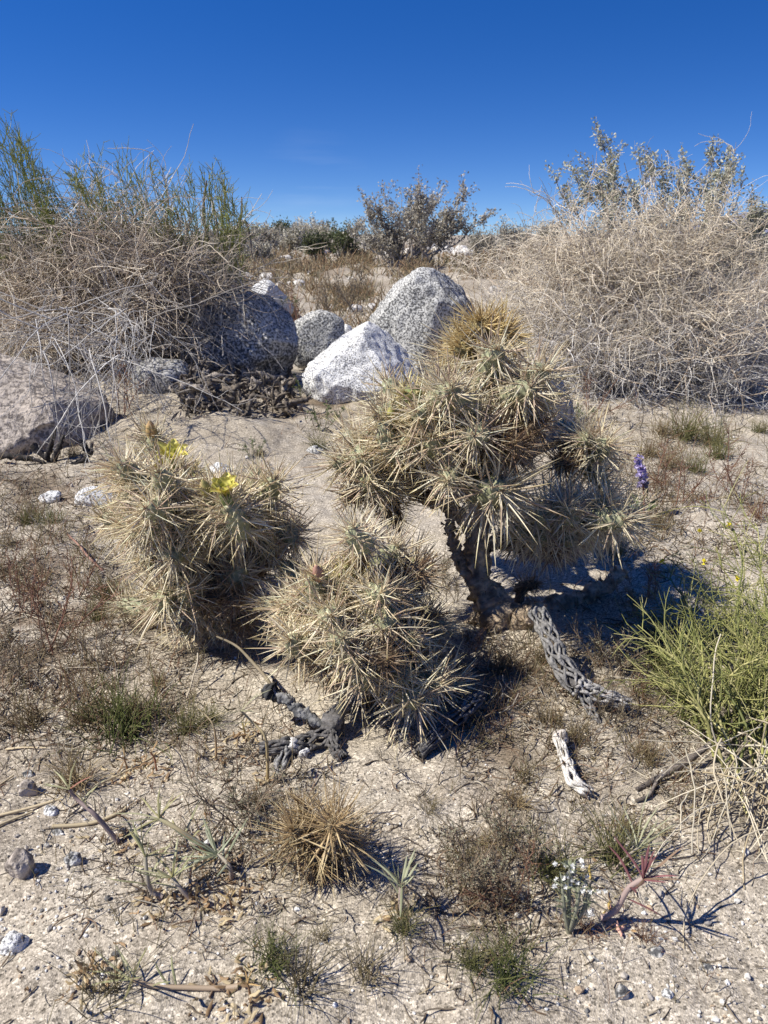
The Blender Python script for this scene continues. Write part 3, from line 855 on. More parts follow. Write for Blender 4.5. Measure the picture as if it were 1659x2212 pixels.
# --- the flowering cactus
LOB = {0: (430, 1120, 250, 190, 1.62, .22), 1: (410, 1300, 200, 110, 1.55, .16)}
HD = []
cc = lambda x, y: (132.7 + .44 * x, 829.5 + .44 * y)
h(445, 250, 'pale', .9, 0, 1.72); h(510, 400, 'new', .9, 0, 1.62); h(600, 420, 'pale', .9, 0, 1.62); h(680, 425, 'new', 1, 0, 1.6); h(500, 450, 'pale', 1); h(580, 495, 'new', .95); h(270, 460, 'pale', 1); h(340, 400, 'pale', .95); h(350, 520, 'pale', 1); h(230, 650, 'pale', 1); h(310, 700, 'pale', .95)
h(430, 590, 'pale', 1); h(580, 640, 'big', 1); h(800, 630, 'big', 1.15, 0, 1.36); h(500, 580, 'pale', 1); h(690, 560, 'pale', .95); h(840, 560, 'pale', .95); h(1010, 500, 'big', .95); h(1030, 590, 'pale', 1); h(940, 640, 'pale', 1); h(1050, 770, 'pale', 1); h(1120, 760, 'pale', .95); h(900, 730, 'pale', .95)
h(570, 830, 'big', 1, 0); h(530, 930, 'pale', 1, 1); h(890, 945, 'pale', 1, 1); h(520, 1040, 'big', 1, 1); h(690, 1120, 'pale', .9, 1); h(860, 1040, 'brown', 1, 1); h(640, 1000, 'pale', .95, 1); h(590, 1180, 'pale', .9, 1); h(720, 940, 'brown', 1, 0); h(770, 1060, 'brown', 1, 1)
h(400, 740, 'pale', .9); h(700, 730, 'pale', .95); h(450, 680, 'pale', .9); h(980, 900, 'brown', .9, 1); h(930, 1150, 'brown', .85, 1); h(450, 860, 'pale', .9, 0); h(660, 640, 'pale', .95); h(600, 740, 'pale', .9)
WOOD = [([(470, 1400, 1.5), (455, 1310, 1.56), (440, 1220, 1.6), (430, 1120, 1.63)], [.04, .03, .022, .016]), ([(455, 1290, 1.57), (540, 1240, 1.58), (600, 1180, 1.58)], [.02, .017, .013]),
        ([(455, 1300, 1.57), (380, 1250, 1.58), (330, 1190, 1.6)], [.02, .017, .013]), ([(445, 1240, 1.6), (350, 1080, 1.66), (300, 1040, 1.68)], [.018, .015, .012])]
cholla('cholla cactus with two open yellow flowers and several buds', (470, 1395), LOB, HD, WOOD, [(0, 14), (1, 4)], .35,
       flowers=[(372, 992, 1.56, 1.0, .75, (.25, -.35, 1)), (488, 1070, 1.33, 1.0, .55, (-.05, -.3, 1))],
       buds=[(326, 926, 1.68, 1.0, (0, -.2, 1), ((.3, .25, .1), (.5, .3, .14)), 'orange tipped bud'), (345, 1000, 1.56, .95, (-.3, -.3, 1), ((.4, .38, .08), (.55, .5, .1)), 'yellow bud about to open'),
             (443, 1052, 1.36, .85, (-.2, -.3, 1), ((.3, .28, .1), (.36, .25, .13)), 'slim closed bud')], seed=5)

# --- the low cactus in front
LOB = {0: (770, 1270, 200, 160, 1.36, .16), 1: (790, 1420, 230, 150, 1.28, .15)}
HD = []
cc = lambda x, y: (497.7 + .4 * x, 1260.8 + .4 * y)
h(560, 40, 'big', .95, 0); h(830, 225, 'big', 1.05, 0, 1.16); h(340, 330, 'pale', .95, 1); h(230, 105, 'pale', .95, 0); h(440, 190, 'pale', 1, 0); h(700, 225, 'pale', 1, 0); h(710, 470, 'big', 1, 1, 1.13); h(600, 310, 'pale', .95, 1); h(965, 620, 'big', 1.05, 1, 1.13); h(1080, 510, 'pale', .95, 1); h(1180, 500, 'pale', .95, 1)
h(1120, 200, 'pale', .95, 0); h(470, 440, 'brown', .9, 1); h(1010, 400, 'brown', .9, 1); h(620, 130, 'pale', 1, 0); h(330, 190, 'pale', .95, 0); h(550, 220, 'pale', .95, 0); h(800, 340, 'pale', .9, 1); h(900, 490, 'pale', .9, 1); h(640, 400, 'pale', .9, 1); h(960, 290, 'pale', .9, 1); h(760, 120, 'pale', .9, 0); h(470, 310, 'pale', .85, 1); h(850, 410, 'brown', .9, 1)
HD += [(750, 1215, 'new', 1.15, 0), (690, 1250, 'new', .95, 0), (783, 1145, 'pale', 1, 0), (850, 1195, 'big', .9, 0), (660, 1300, 'pale', .9, 0), (810, 1270, 'pale', .95, 0), (870, 1280, 'pale', .9, 0), (620, 1315, 'pale', .85, 0), (720, 1330, 'pale', .95, 0), (930, 1330, 'brown', .9, 0), (900, 1240, 'brown', .85, 0)]
WOOD = [([(790, 1545, 1.18), (795, 1490, 1.25), (790, 1420, 1.3), (775, 1330, 1.35), (770, 1250, 1.37)], [.032, .026, .021, .018, .013]), ([(792, 1450, 1.28), (880, 1430, 1.28), (950, 1400, 1.29)], [.018, .016, .012]), ([(785, 1390, 1.31), (700, 1350, 1.33), (650, 1330, 1.34)], [.018, .016, .012])]
cholla('low sprawling cholla cactus on sand in front of the tall one', (790, 1545), LOB, HD, WOOD, [(0, 8), (1, 8)], .25, buds=[(686, 1236, 1.2, .9, (-.1, -.5, 1), ((.3, .2, .13), (.42, .24, .18)), 'pinkish bud'), (781, 1470, 1.12, .6, (0, -1, .4), ((.03, .025, .03), (.08, .07, .08)), 'dark dry scar')], seed=8)

# --- the small straw cactus
LOB = {0: (690, 1830, 110, 110, 1.02, .05)}
HD = [(690, 1810, 'straw', 1, 0), (738, 1785, 'straw', 1, 0), (702, 1878, 'straw', 1.05, 0), (635, 1775, 'straw', .9, 0), (760, 1830, 'straw', .9, 0), (640, 1735, 'straw', .7, 0)]
WOOD = [([(690, 1880, 1.0), (690, 1850, 1.02), (690, 1815, 1.03)], [.016, .014, .01])]
cholla('smallest cholla, a straw coloured spiny ball sitting on the sand', (690, 1885), LOB, HD, WOOD, [(0, 3)], 0, seed=9)

# ------------------------------------------------------------------ dead cholla wood
_P3 = P3
def onto(u, v, Y):
    f_ = float(G(u, v)[1]) / Y
    return lambda a, b, y: _P3(a, b, y * f_)
GREYW = ((.14, .135, .13), (.27, .26, .25)); DARKW = ((.055, .052, .05), (.17, .16, .155)); WHITEW = ((.5, .47, .43), (.66, .63, .59))
def gp(u, v, lift=0.0):
    p = G(u, v); p[2] += lift; return p
P3 = onto(1362, 1535, 1.265)
mb = MB()
lattice(mb, [P3(1160, 1320, 1.42), P3(1185, 1370, 1.37), P3(1210, 1430, 1.32), P3(1250, 1485, 1.27)], [.017, .018, .02, .022], 5, 1.2, .0042, 70, GREYW)
lattice(mb, [P3(1245, 1480, 1.275), P3(1290, 1500, 1.262), P3(1362, 1520, 1.25)], [.02, .016, .009], 5, .7, .0036, 50, ((.26, .25, .24), (.42, .4, .38)))
lattice(mb, [P3(1255, 1490, 1.27), P3(1275, 1530, 1.245), P3(1295, 1565, 1.22)], [.012, .009, .005], 3, .6, .003, 30, GREYW)
limb(mb, [P3(1225, 1455, 1.30), P3(1245, 1478, 1.28), P3(1262, 1496, 1.265)], [.010, .013, .008], 20, 10, .4, 4, DARKW)
solo('dead_cholla_branch', mb, M_wood, P3(1362, 1520, 1.25), 'grey netted branch of dead cholla leaning from the trunk onto the sand', 'dead branch')
P3 = _P3
mb = MB()
lattice(mb, [gp(1205, 1610, .012), gp(1222, 1660, .012), gp(1238, 1700, .01), gp(1275, 1722, .006)], [.008, .009, .010, .007], 3, .8, .0032, 60, WHITEW, .004)
limb(mb, [gp(1198, 1604, .012), gp(1210, 1612, .018), gp(1224, 1616, .012)], [.008, .010, .006], 14, 9, .4, 8, ((.45, .4, .36), (.6, .56, .5)))
solo('dead_cholla_branch', mb, M_wood, gp(1238, 1690), 'short bleached white piece of dead cholla lying on the sand', 'dead branch')
P3 = onto(735, 1640, 1.105)
mb = MB()
limb(mb, [P3(722, 1590, 1.16), P3(722, 1560, 1.175), P3(740, 1530, 1.2), P3(775, 1500, 1.22)], [.014, .015, .013, .010], 60, 18, .55, 3, DARKW)
limb(mb, [P3(715, 1572, 1.17), P3(660, 1545, 1.185), P3(615, 1510, 1.2), P3(572, 1482, 1.215)], [.009, .0095, .009, .005], 60, 16, .5, 5, ((.13, .13, .13), (.30, .295, .29)))
lattice(mb, [P3(722, 1585, 1.16), P3(670, 1605, 1.14), P3(620, 1612, 1.12), P3(560, 1615, 1.11)], [.018, .018, .014, .006], 5, .8, .0036, 60, DARKW, .008)
lattice(mb, [P3(620, 1615, 1.12), P3(608, 1655, 1.09), P3(604, 1690, 1.07), P3(590, 1720, 1.04)], [.012, .012, .009, .005], 4, .7, .0036, 50, ((.10, .1, .1), (.32, .31, .3)), .005)
lattice(mb, [P3(715, 1580, 1.16), P3(725, 1620, 1.12), P3(742, 1640, 1.10)], [.012, .010, .006], 4, .7, .0034, 36, DARKW, .005)
limb(mb, [P3(640, 1596, 1.125), P3(634, 1606, 1.12), P3(620, 1625, 1.115)], [.004, .009, .004], 12, 8, .5, 6, ((.6, .58, .56), (.8, .79, .77)))
limb(mb, [P3(668, 1620, 1.12), P3(655, 1626, 1.115), P3(645, 1636, 1.11)], [.003, .008, .003], 12, 8, .5, 7, ((.6, .58, .56), (.8, .79, .77)))
limb(mb, [P3(572, 1484, 1.215), P3(582, 1494, 1.21), P3(600, 1503, 1.205)], [.006, .013, .010], 14, 10, .6, 9, ((.02, .02, .02), (.06, .06, .06)))
solo('dead_cholla_stump', mb, M_wood, G(720, 1610), 'charred grey netted stump under the low cholla with bleached white spots', 'stump')
P3 = _P3
mb = MB()
lattice(mb, [gp(905, 1640, .01), gp(950, 1605, .02), gp(1000, 1570, .03), gp(1040, 1535, .03)], [.008, .014, .014, .010], 5, .8, .0034, 60, DARKW, .004)
solo('dead_cholla_branch', mb, M_wood, gp(950, 1610), 'dark netted dead branch lying in the shadow of the low cholla', 'dead branch')

# gnarled dead shrub root by the long boulder; dark wood with its shadow painted into the colours
mb = MB()
for i in range(120):
    u, v = rng.uniform(395, 640), rng.uniform(812, 905)
    a = gp(u, v, rng.uniform(0, .05)); d = np.array([rng.normal() * .05, rng.normal() * .03, rng.uniform(-.02, .08)])
    b = a + d; c = b + np.array([rng.normal() * .05, rng.normal() * .03, rng.uniform(-.06, .05)])
    c[2] = max(c[2], float(gh(c[0], c[1])))
    r0 = rng.uniform(.003, .013)
    limb(mb, [a, (a + b) / 2 + rng.normal(size=3) * .02, b, c], [r0, r0 * 1.1, r0 * .8, r0 * .2], 22, 8, .9, i, ((.045, .038, .032), (.20, .165, .13)) if i % 4 else ((.16, .14, .12), (.36, .31, .26)), 1.2)
n = 500
pc = G(rng.uniform(390, 650, n), rng.uniform(815, 910, n)); pc[:, 2] += rng.uniform(0, .05, n)
leaves(mb, pc, sph(n), rng.uniform(.02, .06, n), rng.uniform(.003, .008, n), mixc([(.05, .042, .035), (.14, .11, .085), (.26, .22, .18)], n))
solo('dead_shrub_root', mb, M_wood, G(530, 880), 'tangled gnarled dead shrub root, coloured shadow-black, below the long dark boulder', 'dead root')
mb = MB()
for (pp) in ([(70, 960), (95, 985), (130, 1005), (160, 1012)], [(100, 990), (110, 960), (120, 925)], [(115, 995), (128, 965), (138, 940)], [(150, 1008), (190, 985), (200, 955)], [(195, 985), (180, 960), (172, 948)], [(0, 985), (60, 990), (100, 1000)]):
    base = G(pp[0][0], 1000); limb(mb, [P3(u, v, base[1] - (v - 1000) * .0) for u, v in pp], [.012, .011, .008, .003], 24, 8, .4, pp[0][0], ((.02, .018, .016), (.07, .06, .055)))
solo('burnt_branch', mb, M_wood, G(110, 1000), 'black burnt forked branch lying beside the broad tan boulder', 'dead branch')
mb = MB()
limb(mb, [gp(1375, 1710, .004), gp(1420, 1690, .008), gp(1480, 1668, .02), gp(1530, 1640, .03)], [.003, .0045, .005, .004], 30, 7, .3, 5, ((.1, .085, .075), (.2, .17, .15)))
limb(mb, [gp(1420, 1690, .008), gp(1400, 1725, .006), gp(1372, 1735, .004)], [.003, .003, .0015], 20, 6, .3, 6, ((.1, .085, .075), (.2, .17, .15)))
solo('fallen_twig', mb, M_wood, gp(1440, 1690), 'thin dark forked twig lying on sand below the green shrub', 'twig')
P3 = onto(735, 1640, 1.105)
mb = MB()
limb(mb, [P3(468, 1375, 1.38), P3(510, 1395, 1.36), P3(545, 1430, 1.32), P3(575, 1465, 1.28), P3(592, 1495, 1.23)], [.0018, .0022, .0028, .0032, .003], 40, 8, .1, 5, ((.17, .14, .09), (.27, .22, .15)))
solo('dry_stalk', mb, M_dry, P3(592, 1495, 1.23), 'olive brown curved stalk bending down to the charred stump', 'stalk')
P3 = _P3
mb = MB()
limb(mb, [G(120, 1130), gp(170, 1190, .02), gp(190, 1215, .02), gp(225, 1236, 0)], [.0025, .003, .003, .003], 30, 7, .1, 5, ((.22, .12, .09), (.33, .2, .15)))
solo('dry_stalk', mb, M_dry, G(190, 1220), 'reddish thin bent stalk on sand beside the flowering cactus', 'stalk')

# ------------------------------------------------------------------ shrubs
def hull(n, c, r, lo=.75):
    return c + sph(n) * r * rng.uniform(lo, 1, (n, 1))

def dry_bush(label, root_uv, hulls, n0, n1, n2, l1, l2, r0, cols0, cols2, droop=-.04, wob=.3, split=None, K2=7, lift=.12):
    bp = G(*root_uv)
    root = thing('dry_bush', label, 'bush', bp)
    S0 = bp + rng.normal(size=(n0, 3)) * np.array([.10, .08, .0])
    T0 = np.concatenate([hull(max(2, int(n0 * w)), np.asarray(c), np.asarray(r)) for (c, r, w) in hulls])[:n0]
    n0 = len(T0); S0 = S0[:n0]
    T0[:, 2] = np.maximum(T0[:, 2], gh(T0[:, 0], T0[:, 1]) + .02)
    M0 = (S0 + T0) / 2 + np.array([0, 0, lift]) + rng.normal(size=(n0, 3)) * .06
    A = wander(bez(S0, M0, T0, 12), np.full(n0, .05))
    mb = MB(); tubes(mb, A, np.linspace(1, .4, 12)[None] * r0 * 1.9 * rng.uniform(.7, 1.3, (n0, 1)), 5, mixc(cols0, n0))
    part('stems', mb, M_dry, root)['kind'] = 'stuff'
    s, t = pick(A, n1, .2, 1)
    B = walk(s, t * .7 + sph(n1) * .8 + np.array([0, 0, .1]), rng.uniform(*l1, n1), 9, wob * .6, droop)
    s2, t2 = pick(B, n2, .1, 1)
    Cc = walk(s2, t2 * .5 + sph(n2), rng.uniform(*l2, n2), K2, wob, droop)
    for X in (B, Cc):
        g = gh(X[..., 0], X[..., 1]) + .004
        X[..., 2] = np.maximum(X[..., 2], g)
    mb = MB()
    tubes(mb, B, np.linspace(1, .45, 9)[None] * r0 * rng.uniform(.7, 1.3, (n1, 1)), 4, mixc(cols0, n1))
    c = mixc(cols2, n2, .25)
    if split is not None:
        zz = Cc[:, 3, 2]; k = np.clip((zz - split[0]) / split[1] + rng.normal(size=n2) * .35, 0, 1)[:, None]
        c = mixc(split[2], n2, .25) * (1 - k) + c * k
    tubes(mb, Cc, np.linspace(1, .5, K2)[None] * r0 * .72 * rng.uniform(.6, 1.3, (n2, 1)), 3, c)
    o = part('twigs', mb, M_dry, root); o['kind'] = 'stuff'
    return root, A, B

TAN = [(.50, .42, .32), (.60, .53, .43), (.42, .34, .26), (.36, .285, .21), (.56, .50, .42)]
BRN = [(.52, .44, .34), (.60, .53, .42), (.44, .36, .28), (.36, .29, .22), (.58, .51, .41)]
GREY = [(.34, .315, .29), (.44, .42, .395), (.25, .23, .21), (.52, .50, .47)]
e3 = lambda u, v, Y: P3(u, v, Y)
px = lambda Y: Y / F * 1.02
dry_bush('tangled dry tan bush leaning over the long dark boulder', (330, 770),
         [(e3(200, 630, 4.0), (310 * px(4), .45, 140 * px(4)), .8), (e3(230, 540, 4.05), (190 * px(4.1), .3, 60 * px(4.1)), .2), (e3(80, 700, 3.6), (150 * px(3.6), .3, 110 * px(3.6)), .3), (e3(460, 680, 3.75), (130 * px(3.8), .25, 100 * px(3.8)), .3)],
         200, 2600, 15000, (.2, .5), (.10, .32), .0025, BRN, BRN + [(.58, .53, .46)], -.06, .2, lift=.06)
# hanging bare twigs in front
mb = MB()
n = 80
S0 = np.stack([P3(rng.uniform(60, 340), rng.uniform(660, 780), rng.uniform(2.75, 3.5)) for _ in range(n)])
D0 = np.stack([rng.normal(size=n) * .6, -np.abs(rng.normal(size=n)) * .6, rng.uniform(-.9, .4, n)], -1)
A = walk(S0, D0, rng.uniform(.25, .7, n), 10, .16, -.10)
A[..., 2] = np.maximum(A[..., 2], gh(A[..., 0], A[..., 1]) + .003)
tubes(mb, A, np.linspace(1, .5, 10)[None] * rng.uniform(.0013, .0027, (n, 1)), 4, mixc(GREY, n))
s, t = pick(A, 520, .2, 1); B = walk(s, t + sph(520) * .9, rng.uniform(.05, .2, 520), 6, .22, -.06)
B[..., 2] = np.maximum(B[..., 2], gh(B[..., 0], B[..., 1]) + .003)
tubes(mb, B, np.linspace(1, .5, 6)[None] * rng.uniform(.0008, .0015, (520, 1)), 3, mixc(GREY, 520))
solo('drooping_branch', mb, M_dry, G(230, 900), 'bare grey drooping branch of thin twigs hanging over the broad tan boulder', 'dead branch')

dry_bush('big rounded tangle of tan and grey dry bush behind the tall cactus', (1340, 830),
         [(e3(1400, 745, 4.0), (310 * px(4), .62, 165 * px(4)), .66), (e3(1340, 600, 4.1), (235 * px(4.1), .4, 175 * px(4.1)), .3), (e3(1080, 590, 5.6), (130 * px(5.6), .3, 50 * px(5.6)), .06), (e3(1560, 700, 3.8), (130 * px(3.8), .3, 110 * px(3.8)), .12)],
         280, 3600, 26000, (.15, .40), (.08, .25), .0022, TAN, [(.62, .54, .42), (.70, .62, .49), (.52, .45, .34), (.66, .59, .48)], -.02, .34,
         split=(.16, .34, [(.46, .435, .41), (.58, .555, .53), (.37, .35, .325), (.66, .64, .61)]))

def green_shoots(label, tips, base_v, Y, cols, r=.0032, side=9, lside=(.05, .13), root_uv=None):
    bp = G(*root_uv)
    root = thing('green_shrub', label, 'shrub', bp)
    tips3 = np.stack([P3(u, v, Y + rng.normal() * .14) for u, v in tips])
    n = len(tips3)
    S0 = bp + rng.normal(size=(n, 3)) * np.array([.12, .1, 0]) 
    S0[:, 0] = bp[0] + (tips3[:, 0] - bp[0]) * .45 + rng.normal(size=n) * .05
    M0 = (S0 + tips3) / 2; M0[:, 0] = M0[:, 0] * .4 + tips3[:, 0] * .6
    A = wander(bez(S0, M0, tips3, 14), np.full(n, .03))
    mb = MB(); tubes(mb, A, np.linspace(1.3, .45, 14)[None] * r * rng.uniform(.8, 1.2, (n, 1)), 5, mixc(cols, n))
    part('stems', mb, M_leaf, root)['kind'] = 'stuff'
    m = n * side
    s, t = pick(A, m, .42, 1.0)
    B = walk(s, t + sph(m) * .75, rng.uniform(*lside, m), 5, .08, .02)
    mb = MB(); tubes(mb, B, np.linspace(1, .5, 5)[None] * r * .62, 3, mixc(cols, m))
    s, t = pick(B, m * 2, .2, .95)
    Cc = walk(s, t + sph(m * 2) * .9, rng.uniform(.015, .05, m * 2), 3, .05, .0)
    tubes(mb, Cc, np.array([[1, .8, .5]]) * r * .55, 3, mixc(cols, m * 2))
    part('twigs', mb, M_leaf, root)['kind'] = 'stuff'

GREENS = [(.25, .29, .09), (.32, .35, .12), (.36, .38, .15), (.20, .24, .08), (.42, .40, .20)]
tips = []
prof = lambda u: np.interp(u, [90, 170, 230, 300, 335, 390, 440, 480, 525], [370, 345, 350, 325, 355, 400, 338, 375, 430])
for _ in range(115):
    u = rng.uniform(90, 525); tips.append((u, prof(u) + abs(rng.normal()) * 55))
green_shoots('yellow green upright wiry shrub rising through the dry tan bush', tips, 640, 3.95, GREENS, .0029, 14, root_uv=(330, 772))
tips = []
prof = lambda u: np.interp(u, [-140, -60, -10, 12, 45, 80, 120], [300, 260, 300, 245, 285, 360, 440])
for _ in range(90):
    u = rng.uniform(-140, 120); tips.append((u, prof(u) + abs(rng.normal()) * 60))
green_shoots('dark green tall wiry shrub at the edge, taller than its neighbour', tips, 640, 3.95, GREENS[:4], .0029, 15, root_uv=(0, 790))
mb = MB()
for pp in ([(440, 640), (462, 580), (470, 500), (455, 420)], [(462, 580), (500, 520), (520, 470), (522, 425)], [(490, 530), (530, 480), (545, 560)], [(462, 560), (440, 470), (446, 390)]):
    limb(mb, [P3(u, v, 4.5) for u, v in pp], [.014, .011, .008, .004], 24, 7, .25, pp[1][0], ((.12, .10, .085), (.2, .17, .14)))
solo('dead_stick', mb, M_dry, P3(440, 640, 4.5), 'dark bare forked stem sticking up at the end of the green wiry shrub', 'dead branch')

def saltbush(label, base_uv, tips, Y, leaf, cols, wood, n_side=16, lside=.3, dens=60, spread=.5, rad=.012, name='saltbush', cat='shrub', group=None, k_up=.25):
    bp = G(*base_uv); bp[1] = Y; bp[0] = P3(base_uv[0], base_uv[1], Y)[0]; bp[2] = float(gh(bp[0], bp[1]))
    root = thing(name, label, cat, bp, group)
    T0 = np.stack([P3(u, v, Y + rng.normal() * spread * .6) for u, v in tips]); n = len(T0)
    S0 = bp + rng.normal(size=(n, 3)) * np.array([spread * .25, spread * .2, 0])
    M0 = S0 * .45 + T0 * .55; M0[:, 2] = S0[:, 2] + (T0[:, 2] - S0[:, 2]) * .4; M0[:, 0] = S0[:, 0] * .35 + T0[:, 0] * .65
    A = wander(bez(S0, M0, T0, 14), np.full(n, .12 * spread))
    mb = MB(); tubes(mb, A, np.linspace(1, .2, 14)[None] * rad, 6, mixc(wood, n))
    m = n * n_side
    s, t = pick(A, m, .3, .98)
    B = walk(s, t * .6 + sph(m) * .6 + np.array([0, 0, k_up]), rng.uniform(.35, 1, m) * lside, 6, .14, .05)
    tubes(mb, B, np.linspace(1, .3, 6)[None] * rad * .28, 3, mixc(wood, m))
    part('trunk', mb, M_dry, root)
    q = n * dens
    s, t = pick(B, q, .1, 1.0)
    mb = MB()
    leaves(mb, s + rng.normal(size=(q, 3)) * leaf * .6, t * .5 + sph(q), leaf * rng.uniform(.6, 1.3, q), leaf * .26, mixc(cols, q, .25))
    part('crown', mb, M_leaf, root)
    return root

SAGE = [(.33, .34, .25), (.40, .40, .31), (.27, .275, .19), (.46, .45, .36), (.36, .34, .26)]
WOODC = [(.22, .19, .16), (.30, .27, .235), (.16, .14, .12)]
saltbush('tall grey green bush standing behind the big dry bush', (1480, 610),
         [(1200, 385), (1195, 440), (1250, 380), (1275, 335), (1300, 320), (1320, 345), (1350, 350), (1382, 340), (1405, 335), (1432, 330), (1440, 380), (1470, 350), (1490, 345), (1515, 365), (1545, 330), (1575, 318), (1590, 345), (1560, 380), (1610, 395), (1625, 430), (1640, 470), (1655, 440), (1240, 440), (1300, 420), (1360, 420), (1420, 430), (1480, 430), (1540, 430), (1590, 470), (1690, 430), (1740, 460), (1520, 500)],
         6.6, .027, SAGE, WOODC, 17, .26, 900, .42, .011)
saltbush('brownish grey bush alone in the gap between two big bushes', (880, 568),
         [(790, 470), (795, 440), (815, 455), (830, 425), (845, 450), (868, 415), (885, 435), (905, 390), (912, 420), (900, 460), (935, 440), (948, 425), (965, 450), (985, 460), (1005, 425), (1015, 470), (1040, 480), (770, 500), (800, 520), (860, 490), (940, 490), (990, 500), (830, 530)],
         20.0, .075, [(.40, .37, .30), (.48, .45, .38), (.34, .31, .25), (.53, .49, .42)], [(.36, .32, .28), (.44, .40, .35)], 18, .6, 520, 1.0, .03, k_up=.8)

# far shrubs along the horizon
far = [(520, 530, 60, 30, 26, 'olive grey far shrub beside the dry tan bush'), (575, 528, 70, 34, 30, 'grey domed shrub on the horizon next to a pale rock'), (640, 530, 60, 30, 34, 'pale grey shrub on the horizon, widest of the far row'), (685, 540, 40, 20, 24, 'small dark shrub below the far row'),
       (745, 535, 50, 42, 24, 'dark green shrub beside the brownish grey bush'), (610, 520, 34, 26, 40, 'small dark green shrub behind the grey far row'), (705, 525, 60, 30, 38, 'straw grey shrub on the skyline'), (1050, 540, 70, 30, 26, 'tan brush clump beyond the biggest boulder'),
       (1110, 525, 60, 26, 36, 'grey brush on the skyline beside the big dry bush'), (1600, 540, 90, 60, 20, 'dark green shrub seen under the tall grey green bush'), (1670, 560, 90, 40, 17, 'dull olive shrub by the mountain'), (470, 540, 60, 34, 24, 'grey shrub behind the dead forked stem'),
       (560, 555, 46, 18, 20, 'low brown brush before the horizon row'), (660, 515, 44, 20, 60, 'tiny grey shrub farthest on the skyline'), (1180, 520, 60, 24, 50, 'tiny olive shrub far beyond the dry bush'), (330, 530, 160, 40, 28, 'long grey brush behind the dry tan bush'), (-60, 540, 160, 50, 24, 'far grey brush behind the tall wiry shrub')]
for i, (u, vb, w, hh, Y, lab) in enumerate(far):
    dark = 'dark' in lab
    cols = [(.07, .09, .035), (.10, .12, .05), (.13, .14, .07)] if dark else [(.44, .41, .33), (.50, .47, .39), (.37, .345, .275)]
    tips = [(u + rng.uniform(-.5, .5) * w, vb - hh * rng.uniform(.55, 1.0)) for _ in range(14)]
    saltbush(lab, (u, vb), tips, Y, .0032 * Y, cols, WOODC, 9, .02 * Y, 150, .02 * Y, .0012 * Y, name='far_shrub', cat='shrub')

# pale rocks across the far flat
FARROCK = 'pale rock among the many scattered over the far sandy flat'
r2 = np.random.default_rng(77)
for i in range(100):
    u, v = r2.uniform(470, 1130), r2.choice([r2.uniform(533, 560), r2.uniform(560, 690)], p=[.6, .4])
    if i >= 88: u, v = r2.uniform(1540, 1700), r2.uniform(540, 640)
    w = r2.uniform(5, 17) * (1.3 if i % 9 == 0 else 1)
    Y = float(min(G(u, v)[1], 40))
    V, Fc = rock_shape(3, 200 + i, .2, 4, .03)
    s = w / F * Y
    b = MB(); b.add(V * np.array([s, s * .8, s * .75]), Fc, (.5, .5, .5))
    p = P3(u, v, Y); p[2] = float(gh(p[0], Y)) + s * .25
    tag(link('rock', b.mesh('rock', M_g_far), None, p), FARROCK, 'rock', 'pale rocks scattered over the far flat')

